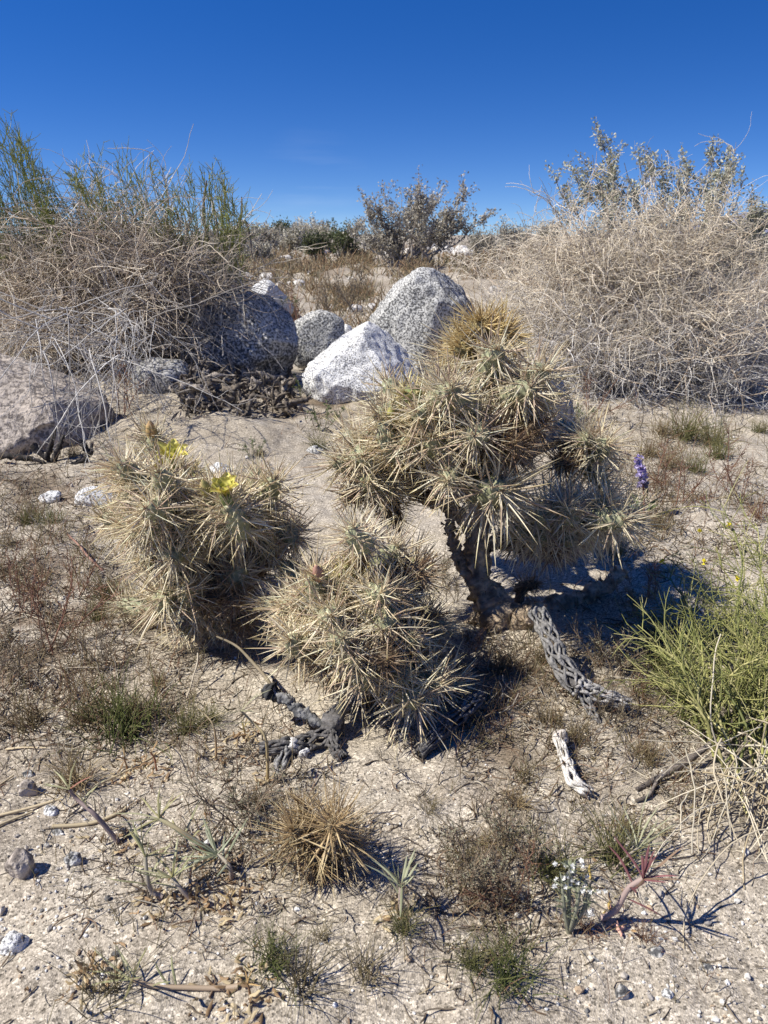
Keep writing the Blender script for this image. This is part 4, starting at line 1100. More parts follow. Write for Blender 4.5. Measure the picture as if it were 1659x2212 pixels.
# the green wiry shrub beside the dead branch
def wiry_shrub():
    bp = G(1610, 1640)
    root = thing('broom_shrub', 'bright green wiry broom shrub growing on the sand beside the netted dead branch', 'shrub', bp)
    cols = [(.20, .215, .065), (.28, .28, .095), (.35, .34, .13), (.15, .165, .055), (.42, .39, .18)]
    tips = [(1560, 1090, 1.5), (1430, 1200, 1.45), (1455, 1290, 1.35), (1500, 1230, 1.4), (1610, 1180, 1.45), (1650, 1240, 1.3), (1700, 1150, 1.4), (1420, 1370, 1.3), (1640, 1320, 1.2), (1530, 1330, 1.25), (1580, 1270, 1.35), (1680, 1330, 1.25), (1490, 1420, 1.2), (1720, 1280, 1.3), (1600, 1400, 1.2), (1540, 1180, 1.45), (1580, 1150, 1.48), (1470, 1240, 1.4), (1520, 1280, 1.35), (1440, 1330, 1.3), (1400, 1420, 1.25), (1630, 1130, 1.4), (1600, 1230, 1.35), (1480, 1340, 1.25)]
    for _ in range(50): tips.append((rng.uniform(1350, 1800), rng.uniform(1260, 1660), rng.uniform(1.0, 1.5)))
    T0 = np.stack([P3(*t) for t in tips]); n = len(T0)
    T0[:, 2] = np.maximum(T0[:, 2], gh(T0[:, 0], T0[:, 1]) + .02)
    S0 = bp + rng.normal(size=(n, 3)) * np.array([.06, .07, 0])
    S0[:, 0] = np.maximum(S0[:, 0] + (T0[:, 0] - bp[0]) * .3, .52)
    M0 = (S0 + T0) / 2 + np.array([0, 0, .08]); M0[:, 0] = M0[:, 0] * .6 + T0[:, 0] * .4
    A = wander(bez(S0, M0, T0, 16), np.full(n, .018))
    mb = MB(); tubes(mb, A, np.linspace(1.3, .5, 16)[None] * .0017 * rng.uniform(.8, 1.2, (n, 1)), 6, mixc(cols, n))
    part('stems', mb, M_leaf, root)['kind'] = 'stuff'
    mb = MB(); m = n * 14
    s, t = pick(A, m, .25, 1)
    B = walk(s, t + sph(m) * .8, rng.uniform(.03, .15, m), 7, .14, .01)
    B[..., 2] = np.maximum(B[..., 2], gh(B[..., 0], B[..., 1]) + .003)
    tubes(mb, B, np.linspace(1, .5, 7)[None] * .00095 * rng.uniform(.7, 1.2, (m, 1)), 4, mixc(cols, m))
    m2 = m * 2
    s, t = pick(B, m2, .1, .9)
    Cc = walk(s, t + sph(m2) * .8, rng.uniform(.012, .04, m2), 4, .1, 0)
    tubes(mb, Cc, np.array([[1, .9, .8, .4]]) * .0008, 3, mixc(cols, m2))
    part('twigs', mb, M_leaf, root)['kind'] = 'stuff'
    # small yellow flowers
    for (u, v, Y) in ((1573, 1135, 1.42), (1512, 1150, 1.46), (1432, 1215, 1.44), (1590, 1250, 1.38), (1520, 1215, 1.43)):
        fb = MB(); c = P3(u, v, Y)
        D = unit(rng.normal(size=(6, 3)) + np.array([0, -.2, .8]))
        leaves(fb, np.tile(c, (6, 1)), D, .009, .004, (.75, .66, .06))
        part('blossom', fb, M_petal, root)['label'] = 'tiny yellow blossom'
wiry_shrub()
# straw stems spilling out below it
mb = MB(); n = 110
S0 = gp(1625, 1730, .06) + rng.normal(size=(n, 3)) * np.array([.05, .05, .03])
D0 = np.stack([rng.normal(size=n) * .8 - .35, -np.abs(rng.normal(size=n)) - .3, rng.uniform(-.1, .9, n)], -1)
A = walk(S0, D0, rng.uniform(.08, .26, n), 12, .12, -.11)
A[..., 2] = np.maximum(A[..., 2], gh(A[..., 0], A[..., 1]) + .0015)
tubes(mb, A, np.linspace(1, .6, 12)[None] * rng.uniform(.0009, .0016, (n, 1)), 4, mixc([(.58, .5, .36), (.68, .61, .47), (.46, .38, .25)], n))
solo('straw_clump', mb, M_grass, G(1625, 1740), 'fan of bleached straw stems spilling from under the green broom shrub', 'dead grass')
for pp, lab in (([(1310, 1505, 1.2), (1400, 1480, 1.2), (1500, 1470, 1.22), (1600, 1480, 1.25)], 'long bleached stem lying nearly level across the green broom shrub'),
                ([(1500, 1540, 1.2), (1495, 1470, 1.22), (1490, 1440, 1.22), (1530, 1430, 1.25)], 'short curling white stem in the middle of the green broom shrub'),
                ([(1659, 1620, 1.05), (1590, 1660, 1.04), (1565, 1720, 1.02), (1560, 1760, 1.0)], 'bleached stem arching down from the broom shrub to the straw fan')):
    mb = MB(); P = curve([np.maximum(P3(*q), [-9, -9, float(gh(*P3(*q)[:2])) + .004]) for q in pp], 24)[None]
    tubes(mb, P, np.full((1, 24), .0014), 5, (.62, .57, .47))
    solo('straw_stalk', mb, M_grass, P[0, 0], lab, 'stalk')

# ------------------------------------------------------------------ grass tufts and small herbs
def tuft_mesh(seed, nb, hgt, spread, wid, ctop, cbase, K=6):
    r2 = np.random.default_rng(seed)
    P0 = np.stack([r2.normal(size=nb) * spread * .18, r2.normal(size=nb) * spread * .18, np.full(nb, -.002)], -1)
    a = r2.uniform(0, 6.283, nb); lean = np.abs(r2.normal(size=nb)) * .6 + .08
    D = np.stack([np.cos(a) * lean, np.sin(a) * lean, np.ones(nb)], -1)
    t = np.linspace(0, 1, K)
    L = hgt * r2.uniform(.45, 1.1, nb)
    P = P0[:, None] + unit(D)[:, None] * (L[:, None] * t)[..., None]
    sag = (L * lean * .45)[:, None] * t ** 2.3
    P[..., 2] -= sag * .8
    P[..., :2] += (np.stack([np.cos(a), np.sin(a)], -1)[:, None] * sag[..., None]) * .6
    P += r2.normal(size=(nb, 1, 3)) * hgt * .05 * (t ** 2)[None, :, None]
    P[..., 2] = np.maximum(P[..., 2], .0005)
    k = r2.uniform(0, 1, (nb, 1, 1))
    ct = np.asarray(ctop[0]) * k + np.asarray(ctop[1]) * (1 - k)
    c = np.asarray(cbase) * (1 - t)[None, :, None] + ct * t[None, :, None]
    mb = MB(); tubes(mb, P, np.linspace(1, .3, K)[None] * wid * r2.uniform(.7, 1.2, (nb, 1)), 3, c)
    return mb.mesh('grass_tuft', M_grass)

def sprig_mesh(seed, hgt, n_st, cols, leafc, side=10, r=.0009, leaf=.006):
    leaf = leaf * .75
    r2s = rng
    S0 = rng.normal(size=(n_st, 3)) * np.array([.006, .006, 0])
    A = walk(S0, np.stack([rng.normal(size=n_st) * .35, rng.normal(size=n_st) * .35, np.ones(n_st)], -1), rng.uniform(.6, 1, n_st) * hgt, 8, .09, .03)
    mb = MB(); tubes(mb, A, np.linspace(1, .5, 8)[None] * r, 4, mixc(cols, n_st))
    m = n_st * side
    s, t = pick(A, m, .2, 1)
    B = walk(s, t + sph(m) * .8, rng.uniform(.1, .35, m) * hgt, 5, .15, .03)
    tubes(mb, B, np.linspace(1, .5, 5)[None] * r * .6, 3, mixc(cols, m))
    q = m * 5
    s, t = pick(B, q, .2, 1)
    leaves(mb, s, t * .5 + sph(q), rng.uniform(.5, 1.2, q) * leaf, leaf * .13, mixc(leafc, q))
    return mb.mesh('dry_herb', M_leaf)

TUFT = {
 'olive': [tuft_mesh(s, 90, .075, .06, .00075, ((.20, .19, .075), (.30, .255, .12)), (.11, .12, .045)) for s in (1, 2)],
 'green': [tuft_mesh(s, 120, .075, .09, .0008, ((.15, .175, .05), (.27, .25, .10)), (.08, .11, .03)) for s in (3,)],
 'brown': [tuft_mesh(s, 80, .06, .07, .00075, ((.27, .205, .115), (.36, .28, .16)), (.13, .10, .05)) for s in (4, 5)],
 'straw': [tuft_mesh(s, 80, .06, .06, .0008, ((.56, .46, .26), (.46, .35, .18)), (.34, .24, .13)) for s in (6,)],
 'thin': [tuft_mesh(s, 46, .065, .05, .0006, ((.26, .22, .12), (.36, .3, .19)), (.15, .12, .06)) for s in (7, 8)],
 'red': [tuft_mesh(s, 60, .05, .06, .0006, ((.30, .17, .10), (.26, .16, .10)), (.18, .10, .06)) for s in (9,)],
}
HERB = {
 'red': [sprig_mesh(s, .10, 5, [(.20, .10, .07), (.28, .15, .10)], [(.25, .15, .09), (.33, .22, .12), (.2, .12, .08)]) for s in (1, 2)],
 'greygreen': [sprig_mesh(s, .08, 6, [(.22, .17, .12), (.3, .22, .15)], [(.24, .235, .15), (.30, .29, .20), (.22, .19, .13)], 18, .0007, .0055) for s in (3, 4)],
 'dead': [sprig_mesh(s, .07, 6, [(.16, .13, .10), (.24, .2, .15)], [(.27, .22, .15), (.2, .16, .11)], 12, .0007, .006) for s in (5, 6)],
 'leafy': [sprig_mesh(s, .07, 4, [(.2, .2, .1)], [(.10, .14, .05), (.15, .19, .08)], 8, .001, .014) for s in (7,)],
}
def place(table, kind, u, v, s, label, name, cat, group=None):
    p = G(u, v)
    o = link(name, random.choice(table[kind]), None, p)
    o.rotation_euler = (0, 0, random.uniform(0, 6.28)); sc_ = s
    o.scale = (sc_, sc_, sc_ * random.uniform(.9, 1.1))
    return tag(o, label, cat, group)

TUFTS = [
 ('green', 270, 1580, 1.5, 'widest green grass tuft at the lower edge of the brown weedy patch'), ('brown', 200, 1560, 1.3, 'bushy brown tuft touching the widest green grass tuft'), ('brown', 300, 1545, 1.2, 'brown tuft just behind the widest green tuft'),
 ('olive', 408, 1580, 1.05, 'neat olive tuft alone on bare sand below the flowering cactus'), ('olive', 455, 1560, .7, 'small olive tuft beside the neat olive tuft'), ('straw', 340, 1480, .6, 'tiny straw tuft on the pale sand mound'),
 ('straw', 160, 1700, 1.2, 'straw blond tuft on gravel below the brown weeds'), ('brown', 60, 1570, 1.2, 'dull brown tuft beside the picture edge'), ('olive', 240, 1300, 1.1, 'olive grass behind the reddish weeds'), ('olive', 210, 1340, .9, 'olive tuft among the reddish weeds'),
 ('thin', 660, 2130, 1.25, 'dark spreading tuft at the bottom edge'), ('thin', 795, 2105, 1.0, 'spidery tuft next to the dark spreading one at the bottom'), ('green', 590, 2080, .7, 'yellow green tuft below the small straw cactus'), ('thin', 700, 2030, .6, 'small thin tuft below the small straw cactus'),
 ('thin', 225, 2150, 1.2, 'shaded brown tuft at the bottom beside the straw stalks'), ('brown', 560, 1740, .7, 'brown tuft behind the small straw cactus'), ('thin', 1090, 1810, .9, 'dry spidery tuft on open sand between the cactus and the white flowers'), ('straw', 1050, 1830, .5, 'tiny straw tuft beside the spidery tuft'),
 ('olive', 1195, 1890, 1.15, 'dark olive tuft right behind the white flowered herb'), ('olive', 1330, 1860, 1.2, 'tall upright olive tuft behind the pink leaved plant'), ('brown', 1350, 1800, .8, 'brown tuft behind the tall upright olive tuft'), ('red', 1260, 2010, .8, 'rusty red tuft below the curved pale stem'),
 ('red', 1400, 2030, .6, 'thin rusty tuft in the open gravel'), ('olive', 1015, 2085, .6, 'small green tuft near the bottom below the feathery herbs'), ('green', 1090, 2120, .9, 'green tuft by the shadows at the bottom'), ('thin', 1000, 1860, .9, 'brown tuft behind the feathery herbs'),
 ('brown', 1400, 1640, .9, 'short brown tuft on bare sand below the broom shrub'), ('thin', 1130, 1690, .9, 'thin brown tuft between white dead wood and stump shadow'), ('brown', 1190, 1560, .8, 'brown tuft under the netted branch'), ('straw', 1120, 1740, .6, 'pale tuft by the white dead wood'),
 ('green', 1450, 1490, 1.1, 'green grass tuft at the end of the netted branch'), ('green', 1500, 1560, 1.0, 'green grass tuft under the broom shrub'), ('olive', 1420, 1440, .9, 'olive tuft between netted branch and broom shrub'), ('thin', 930, 1750, .6, 'small tuft beside the stump shadow'),
 ('olive', 690, 970, 1.3, 'green brown tuft on sand below the white peaked boulder'), ('olive', 1480, 945, 2.3, 'thick olive brown tuft at the foot of the big dry bush'), ('olive', 1540, 960, 2.0, 'olive tuft beside the thick tuft under the big dry bush'), ('brown', 1430, 940, 1.8, 'brown tuft under the dry bush near the tall cactus'),
 ('olive', 1550, 990, 1.6, 'olive tuft on pale sand in front of the dry bush'), ('brown', 1450, 1010, 1.6, 'brown tuft behind the purple flower'), ('olive', 1500, 1020, 1.4, 'dull olive tuft beside the purple flower'), ('brown', 1400, 985, 1.5, 'rusty brown tuft beyond the spiny end of the tall cactus'),
 ('brown', 1260, 930, 1.5, 'brown tuft beside the smooth tan boulder'), ('olive', 1640, 940, 1.2, 'olive tuft at the edge of pale sand'), ('red', 1640, 1120, 1.5, 'reddish tuft on sand above the broom shrub'), ('brown', 1420, 1140, 1.1, 'brown tuft touching the end of the cactus arm'), ('olive', 1330, 1200, .9, 'olive tuft in the shade of the cactus arm'),
 ('brown', 160, 985, 1.0, 'brown tuft between burnt branch and cactus'), ('olive', 60, 1130, 1.1, 'olive brown tuft near the lone white stone'), ('olive', 240, 1110, .9, 'olive tuft under the flowering cactus'), ('brown', 20, 1180, 1.0, 'short brown tuft on litter at the edge'), ('green', 110, 1130, .8, 'greenish tuft just below the lone white stone'),
 ('brown', 560, 985, .8, 'brown tuft on sand behind the flowers'), ('thin', 430, 1330, .9, 'dead tuft under the flowering cactus'), ('olive', 870, 2010, .6, 'small pale tuft below the pale rosette'), ('brown', 1180, 1430, .9, 'brown tuft on the mound beneath the trunk'), ('brown', 1080, 1450, .9, 'brown dead tuft in front of the trunk'), ('brown', 1250, 1600, .8, 'brown tuft beside the netted branch tip'),
]
for (k, u, v, s, lab) in TUFTS:
    place(TUFT, k, u, v, s, lab, 'grass_tuft', 'grass tuft')
HERBS = [
 ('red', 120, 1400, 1.7, 'tallest reddish brown dry herb in the weedy patch'), ('red', 60, 1330, 1.5, 'dark red dry herb at the edge of the weedy patch'), ('red', 180, 1290, 1.3, 'reddish herb behind the tallest one'), ('dead', 230, 1440, 1.2, 'grey dead herb in the middle of the litter'), ('dead', 60, 1480, 1.3, 'brown dead herb near the widest grass tuft'),
 ('red', 270, 890, 3.0, 'red stemmed herb under the drooping grey twigs'), ('red', 60, 940, 2.2, 'pink stemmed herb growing against the broad tan boulder'), ('leafy', 50, 930, 2.2, 'small leafy green plant against the broad tan boulder'), ('leafy', 700, 930, 1.8, 'leafy green plant below the white peaked boulder'), ('leafy', 660, 860, 1.8, 'blue green plant at the foot of the white peaked boulder'), ('leafy', 545, 990, 1.1, 'small green plant on sand behind the yellow flowers'),
 ('greygreen', 540, 1790, 1.5, 'feathery grey green herb beside the small straw cactus'), ('greygreen', 590, 1860, 1.4, 'feathery herb with red stem leaning on the small straw cactus'), ('greygreen', 1080, 1880, 1.4, 'feathery grey herb on open sand near the white flowers'), ('greygreen', 1010, 1930, 1.2, 'feathery herb with brown base near the pale rosette'), ('dead', 1060, 1960, 1.3, 'brown dead herb among the feathery ones'), ('red', 1120, 1960, .9, 'thin red stemmed herb by the white flowers'),
 ('greygreen', 1300, 1440, 1.3, 'grey green feathery herb in the shade of the cactus'), ('greygreen', 1340, 1460, 1.2, 'grey green herb beside the netted branch'), ('greygreen', 1370, 1330, 1.3, 'feathery herb at the edge of the cactus shadow'), ('greygreen', 1420, 1400, 1.2, 'feathery herb between cactus shadow and broom shrub'), ('red', 1400, 1290, 1.1, 'curly dark dry herb at the edge of the cactus shadow'),
 ('red', 1430, 1060, 1.7, 'pink stemmed herb beside the purple flower'), ('red', 1480, 1090, 1.5, 'thin pink herb on sand behind the broom shrub'), ('red', 1560, 1040, 1.7, 'upright pink stem with curved pods on pale sand'), ('red', 1590, 1080, 1.4, 'red herb above the broom shrub'), ('dead', 1290, 1530, 1.0, 'grey dead herb touching the netted branch'), ('dead', 1330, 1560, 1.0, 'dead herb below the netted branch'),
 ('red', 1280, 905, 2.0, 'thin herb growing against the dry bush beside the smooth tan boulder'), ('dead', 980, 1300, 1.2, 'dead herb in the shade behind the low cholla'), ('greygreen', 960, 1270, 1.4, 'dim green herb in the shade of the tall cactus'), ('dead', 850, 1960, .8, 'ragged dead herb below the pale rosette'), ('leafy', 1250, 900, 1.5, 'small green plant between tan boulder and dry bush'), ('red', 640, 720, 4.0, 'reddish brush between the pale lone boulder and the rounded one'), ('dead', 700, 690, 5.0, 'brown brush behind the rounded boulder'), ('dead', 760, 675, 6.0, 'brown brush between the rounded boulder and the biggest boulder'), ('leafy', 610, 700, 3.5, 'yellow green weed in front of the pale lone boulder'),
]
for (k, u, v, s, lab) in HERBS:
    place(HERB, k, u, v, s, lab, 'dry_herb' if k != 'leafy' else 'leafy_plant', 'plant')

# --- lupine
def lupine():
    bp = G(1392, 1120)
    root = thing('lupine', 'single upright lupine with a purple flower spike beside the tall cactus', 'flower', bp)
    top = P3(1378, 985, bp[1]); mb = MB()
    A = curve([bp, (bp + top) / 2 + np.array([.006, 0, 0]), top], 16); tubes(mb, A[None], np.linspace(.0032, .0015, 16)[None], 6, (.36, .17, .12))
    part('stem', mb, M_leaf, root)
    for i in range(34):
        t = i / 33; p = A[int(8 + t * 7)] + sph(1)[0] * np.array([.008, .008, .004]); b = MB()
        D = unit(rng.normal(size=(5, 3)) + np.array([0, -.2, .3]))
        leaves(b, np.tile(p, (5, 1)), D, .014 - .004 * t, .006, mixc([(.52, .44, .74), (.62, .55, .82), (.42, .34, .62)] if t > .25 else [(.12, .13, .22), (.25, .22, .34)], 5))
        part('floret', b, M_petal, root)
    b = MB(); n = 40
    s = bp + rng.normal(size=(n, 3)) * .022 + np.array([0, 0, .025])
    leaves(b, s, sph(n) + np.array([0, 0, .5]), .04, .005, mixc([(.16, .2, .09), (.22, .25, .12)], n)); part('leaves', b, M_leaf, root)['kind'] = 'stuff'
lupine()

# --- pale stemmed evening herbs with narrow leaves
def herb(label, stem, leaf_at, stem_cols, leaf_cols, r=(.005, .003), n_leaf=9, leaf_len=.05, leaf_w=.0022, name='pale_stemmed_herb', crisp=14, up=.5, dead=None):
    """stem: list of (u, v, lift above the ground)"""
    p0 = G(*stem[0][:2])
    pts = []
    for (u, v, dY) in stem:
        q = P3(u, v, p0[1] + dY); q[2] = max(q[2], float(gh(q[0], q[1])) + r[0] * .6); pts.append(q)
    root = thing(name, label, 'plant', pts[0])
    mb = MB(); A = curve(pts, 26); rr = np.linspace(r[0], r[1], 26) * .72
    cc_ = np.asarray(stem_cols[0]) * (1 - np.linspace(0, 1, 26))[:, None] + np.asarray(stem_cols[1]) * np.linspace(0, 1, 26)[:, None]
    tubes(mb, A[None], rr[None], 9, cc_[None]); part('stem', mb, M_leaf, root)
    tdir = unit(A[-1] - A[-5])
    for i in range(n_leaf):
        k = 25 if i < n_leaf * .65 else rng.integers(12, 25)
        d = unit(tdir * .5 + sph(1)[0] * .9 + np.array([0, 0, up]))
        L = leaf_len * rng.uniform(.6, 1.15)
        P = walk(A[k][None], d[None], np.array([L]), 7, .06, -.05)
        P[..., 2] = np.maximum(P[..., 2], gh(P[..., 0], P[..., 1]) + .001)
        b = MB(); ribbons(b, P, np.array([[.5, .9, 1, 1, .9, .7, .15]]) * leaf_w * .5, .35, mixc(leaf_cols, 1)); part('leaf', b, M_leaf, root)
    if crisp:   # withered leaves round the foot
        s = np.repeat(A[:4].mean(0)[None], crisp, 0) + rng.normal(size=(crisp, 3)) * np.array([.018, .018, 0])
        s[:, 2] = gh(s[:, 0], s[:, 1]) + .004
        for i in range(crisp):
            P = walk(s[i:i + 1], sph(1) + np.array([[0, 0, .3]]), np.array([rng.uniform(.010, .022)]), 6, .7, -.05)
            P[..., 2] = np.maximum(P[..., 2], gh(P[..., 0], P[..., 1]) + .001)
            b = MB(); ribbons(b, P, np.array([[.4, .9, 1.1, 1, .8, .2]]) * .0019, .6, mixc(dead or [(.40, .31, .18), (.48, .39, .24), (.27, .18, .10), (.33, .22, .12)], 1)); part('withered_leaf', b, M_leaf, root)
    return root
SAGEL = [(.33, .33, .17), (.40, .39, .23), (.28, .26, .13)]
PALE = ((.46, .36, .30), (.44, .40, .30))
herb('plant with a curved pale pink stem and dark maroon leaves on open sand', [(1300, 1988, 0), (1330, 1966, -.005), (1348, 1935, -.01), (1362, 1915, -.012), (1390, 1898, -.015)], 0, ((.5, .38, .36), (.42, .32, .28)), [(.20, .08, .085), (.26, .11, .11), (.17, .07, .075), (.30, .2, .13)], (.0052, .0042), 16, .055, .0032, crisp=10, dead=[(.62, .36, .27), (.56, .42, .14), (.5, .33, .17)])
herb('pale leaved herb with long narrow upright leaves behind the maroon leaved plant', [(1330, 1880, 0), (1355, 1850, 0), (1378, 1832, .01)], 0, PALE, [(.42, .42, .28), (.36, .36, .23)], (.003, .002), 10, .075, .0024, crisp=6)
herb('herb with a leaning purple grey stem and reddish tips on the gravel', [(255, 1822, 0), (225, 1782, .0), (200, 1755, .0), (165, 1725, .01), (150, 1705, .01)], 0, ((.42, .34, .32), (.3, .22, .2)), SAGEL + [(.26, .11, .08)], (.005, .003), 9, .045, .0024, crisp=22)
herb('herb with a straight yellow green stem lying over withered leaves', [(452, 1850, 0), (430, 1822, 0), (390, 1795, 0), (345, 1768, .005)], 0, ((.52, .33, .2), (.46, .43, .26)), SAGEL, (.005, .004), 14, .055, .003, crisp=20)
herb('herb with pale bent stem rising from crisp brown leaves below the straight yellow green stem', [(350, 1942, 0), (328, 1925, 0), (318, 1895, 0), (314, 1850, .01)], 0, ((.46, .38, .34), (.36, .33, .24)), SAGEL, (.005, .003), 10, .05, .003, crisp=24)
herb('short pale herb growing just beside the pale bent stem', [(412, 1945, 0), (390, 1920, 0), (372, 1895, .005)], 0, PALE, SAGEL, (.004, .003), 12, .05, .003, crisp=20)
herb('grey leaved herb with many narrow leaves next to the small straw cactus', [(500, 1900, 0), (495, 1870, 0), (470, 1845, .01)], 0, PALE, [(.32, .34, .24), (.25, .27, .17)], (.004, .003), 18, .06, .003, crisp=16)
herb('herb with a long brown stem lying flat near the bottom edge', [(515, 2135, 0), (470, 2148, 0), (400, 2146, 0), (330, 2130, 0), (285, 2115, .005)], 0, ((.40, .31, .22), (.32, .24, .16)), SAGEL, (.0042, .003), 12, .05, .0026, crisp=18)
herb('pale rosette on a stout pink stem on open sand beside the small cactus', [(868, 1970, 0), (866, 1940, 0), (868, 1915, 0)], 0, ((.52, .40, .38), (.46, .38, .32)), [(.36, .37, .24), (.30, .31, .19)], (.005, .004), 12, .05, .0028, crisp=20)
herb('upright thin straw stem with drooping tips before the charred stump', [(578, 1690, 0), (578, 1640, .0), (572, 1590, .0), (545, 1560, .01), (520, 1535, .01)], 0, ((.56, .42, .2), (.44, .38, .24)), [(.30, .29, .18), (.25, .24, .15)], (.0035, .002), 8, .055, .0024, crisp=16)
herb('upright thin forked straw stem on the sand below the olive tuft', [(467, 1640, 0), (466, 1600, 0), (460, 1565, 0), (440, 1540, .01)], 0, ((.46, .32, .18), (.4, .33, .2)), [(.44, .36, .2), (.36, .28, .16)], (.0028, .0016), 5, .05, .0012, crisp=16)
herb('small red stemmed seedling with withered leaves on sand', [(338, 1665, 0), (334, 1640, 0), (325, 1625, .0)], 0, ((.4, .16, .08), (.36, .18, .1)), [(.4, .26, .12)], (.0022, .0016), 4, .02, .002, crisp=16)
herb('withered clump of crisp orange brown leaves beside the seedling', [(275, 1665, 0), (272, 1650, 0), (268, 1640, 0)], 0, ((.36, .2, .1), (.4, .26, .14)), [(.45, .32, .16)], (.002, .0016), 4, .02, .002, crisp=30)
herb('withered clump of yellow brown leaves under the small straw cactus', [(500, 1960, 0), (498, 1950, 0), (495, 1940, 0)], 0, ((.36, .2, .1), (.4, .26, .14)), [(.45, .34, .16)], (.002, .0016), 4, .02, .002, crisp=30)
herb('withered orange clump at the bottom by the long brown stem', [(540, 2150, 0), (538, 2135, 0), (535, 2125, 0)], 0, ((.36, .2, .1), (.4, .26, .14)), [(.5, .34, .15)], (.002, .0016), 4, .02, .002, crisp=34)
herb('withered yellow clump beside the charred stump', [(530, 1590, 0), (528, 1580, 0), (525, 1572, 0)], 0, ((.36, .2, .1), (.46, .4, .16)), [(.52, .44, .16)], (.002, .0016), 4, .02, .002, crisp=30)
herb('withered brown clump at the bottom under the straw stalk', [(205, 2105, 0), (203, 2095, 0), (200, 2085, 0)], 0, ((.36, .2, .1), (.4, .26, .14)), [(.4, .28, .12)], (.002, .0016), 4, .02, .002, crisp=34)

# --- small white flowered herb
def white_herb():
    bp = G(1228, 2015)
    root = thing('white_flowered_herb', 'grey green herb with clusters of tiny white flowers on sand beside the maroon leaved plant', 'plant', bp)
    for (u, v) in ((1215, 1895), (1250, 1900), (1232, 1860), (1275, 1905)):
        mb = MB(); top = P3(u, v + 12, bp[1]); A = curve([bp, bp * .4 + top * .6 + rng.normal(size=3) * .006, top], 14)
        tubes(mb, A[None], np.linspace(.0028, .0018, 14)[None], 6, (.30, .30, .22))
        n = 40; s, t = pick(A[None], n, .25, 1); leaves(mb, s, t + sph(n), .014, .0011, mixc([(.25, .27, .17), (.3, .32, .22)], n))
        st = part('stem', mb, M_leaf, root)
        for i in range(6):
            b = MB(); c = top + rng.normal(size=3) * np.array([.010, .006, .006]) + np.array([0, -.003, .003])
            X, Yv, Z = local_frame(np.array([rng.normal() * .4, -.6, 1])); a = np.arange(5) * 1.2566
            D = np.cos(a)[:, None] * X + np.sin(a)[:, None] * Yv + Z * .25
            leaves(b, np.tile(c, (5, 1)), D, .0034, .0015, (.78, .78, .74))
            link('floret', b.mesh('floret', M_petal, root.location), st)
white_herb()

# --- straw stalks crossing the bottom corner
for (lab, pp, r0) in (('long straw stalk slanting from the bottom edge up across the gravel', [(40, 2212, .85), (150, 2090, .88), (240, 1990, .92), (330, 1860, .98), (400, 1810, 1.02)], .0023),
                      ('short thick straw stalk at the bottom edge', [(190, 2212, .84), (260, 2165, .85), (318, 2140, .87), (322, 2100, .88)], .003),
                      ('yellowish straw stalk at the very corner', [(60, 2212, .83), (90, 2130, .85), (128, 2050, .87)], .0024),
                      ('thin straw stalk leaning at the picture edge', [(-10, 2060, .86), (30, 1990, .9), (76, 1910, .95)], .002),
                      ('bleached dry twig beside the lone tan stone', [(55, 1832, 1.02), (90, 1833, 1.02), (140, 1838, 1.02)], .0018)):
    pts = []
    for (u, v, Y) in pp:
        q = P3(u, v, Y); q[2] = max(q[2], float(gh(q[0], q[1])) + .003); pts.append(q)
    mb = MB(); A = curve(pts, 24); tubes(mb, A[None], np.linspace(1, .6, 24)[None] * r0, 6, (.58, .48, .31)); solo('straw_stalk', mb, M_grass, pts[0], lab, 'stalk')
# thin curved stems lying in the weedy patch
STK = 'thin bleached stem lying in the brown weedy litter'
for i in range(16):
    u, v = rng.uniform(30, 420), rng.uniform(1300, 1580)
    p = G(u, v); P = walk(p[None], np.array([[rng.normal(), rng.normal() * .4, .25]]), np.array([rng.uniform(.06, .16)]), 14, .10, -.04)
    P[..., 2] = np.maximum(P[..., 2], gh(P[..., 0], P[..., 1]) + .004)
    mb = MB(); tubes(mb, P, np.full((1, 14), rng.uniform(.0009, .0016)), 5, (.52, .45, .34)); solo('dry_stalk', mb, M_grass, p, STK, 'stalk', 'bleached stems lying in the weedy litter')

# ------------------------------------------------------------------ ground cover nobody could count
def cover(name, n, blobs, fl, build, seed, v=(880, 2330), u=(-300, 1960)):
    U, V = scatter(n, blobs, u=u, v=v, seed=seed, floor=fl)
    p = G(U, V); mb = MB(); build(mb, p, len(p))
    o = link(name, mb.mesh(name, M_grass)); o['kind'] = 'stuff'
WEEDY = [(110, 1430, 220, 160, 1.4), (60, 1240, 160, 130, 1.2), (1330, 1020, 160, 80, .7), (1560, 1130, 150, 60, .5), (300, 1540, 120, 60, .7), (120, 1080, 200, 70, .5), (1080, 1430, 130, 60, .8), (1120, 1560, 170, 110, .7), (1050, 1930, 150, 140, .6), (1450, 1100, 230, 140, .5), (1430, 980, 200, 60, .6), (1370, 1720, 200, 110, .4), (560, 1680, 160, 140, .35), (420, 1880, 220, 110, .3), (220, 900, 120, 50, .5), (780, 920, 150, 40, .3), (1400, 1480, 150, 120, .5)]
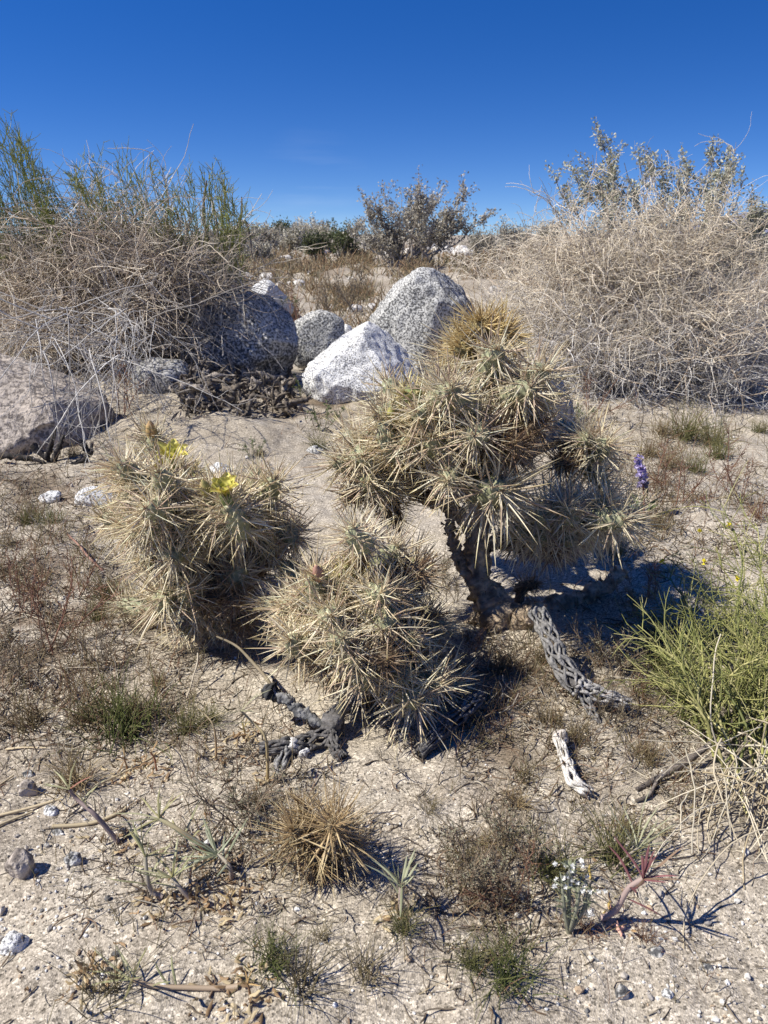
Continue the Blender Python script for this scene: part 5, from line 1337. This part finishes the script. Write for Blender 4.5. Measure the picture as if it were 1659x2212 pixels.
def b_litter(mb, p, n):
    k = np.clip(p[:, 1], .8, 4)
    P = walk(p + np.array([0, 0, .002]), np.stack([rng.normal(size=n), rng.normal(size=n), rng.uniform(0, .35, n)], -1), rng.uniform(.008, .045, n) * k ** .6, 5, .35, -.05)
    P[..., 2] = np.maximum(P[..., 2], gh(P[..., 0], P[..., 1]) + .001)
    tubes(mb, P, np.linspace(1, .6, 5)[None] * (rng.uniform(.0004, .0015, n) * k ** .5)[:, None], 3, mixc([(.30, .245, .18), (.2, .155, .11), (.13, .10, .075), (.42, .36, .27), (.55, .5, .41), (.25, .17, .11)], n))
cover('dry_litter', 15000, WEEDY, .014, b_litter, 5)
def b_blades(mb, p, n):
    k = np.clip(p[:, 1], .8, 4)
    L = rng.uniform(.015, .065, n) * k ** .7
    P = walk(p - np.array([0, 0, .002]), np.stack([rng.normal(size=n) * .5, rng.normal(size=n) * .5, np.ones(n)], -1), L, 5, .14, -.03)
    tubes(mb, P, np.linspace(1, .35, 5)[None] * (rng.uniform(.0004, .0008, n) * k ** .6)[:, None], 3, mixc([(.28, .215, .12), (.2, .17, .075), (.36, .29, .17), (.27, .15, .09), (.19, .12, .08)], n))
cover('dry_grass', 13000, WEEDY, .008, b_blades, 6)
def b_far(mb, p, n):
    L = rng.uniform(.05, .17, n)
    P = walk(p, np.stack([rng.normal(size=n) * .6, rng.normal(size=n) * .6, np.ones(n)], -1), L * np.clip(p[:, 1] / 9, .6, 2.2), 4, .15, 0)
    tubes(mb, P, np.linspace(1, .5, 4)[None] * (.0007 * p[:, 1])[:, None], 3, mixc([(.36, .24, .14), (.34, .25, .14), (.22, .165, .10), (.38, .31, .2), (.26, .225, .13)], n))
cover('dry_brush', 34000, [(700, 574, 500, 15, 1.6), (600, 577, 160, 16, 1), (1050, 578, 220, 26, 1), (740, 670, 110, 35, .9), (600, 660, 120, 40, .4), (560, 545, 300, 10, .5), (1600, 600, 120, 60, .5)], .05, b_far, 7, v=(528, 760), u=(-200, 1900))
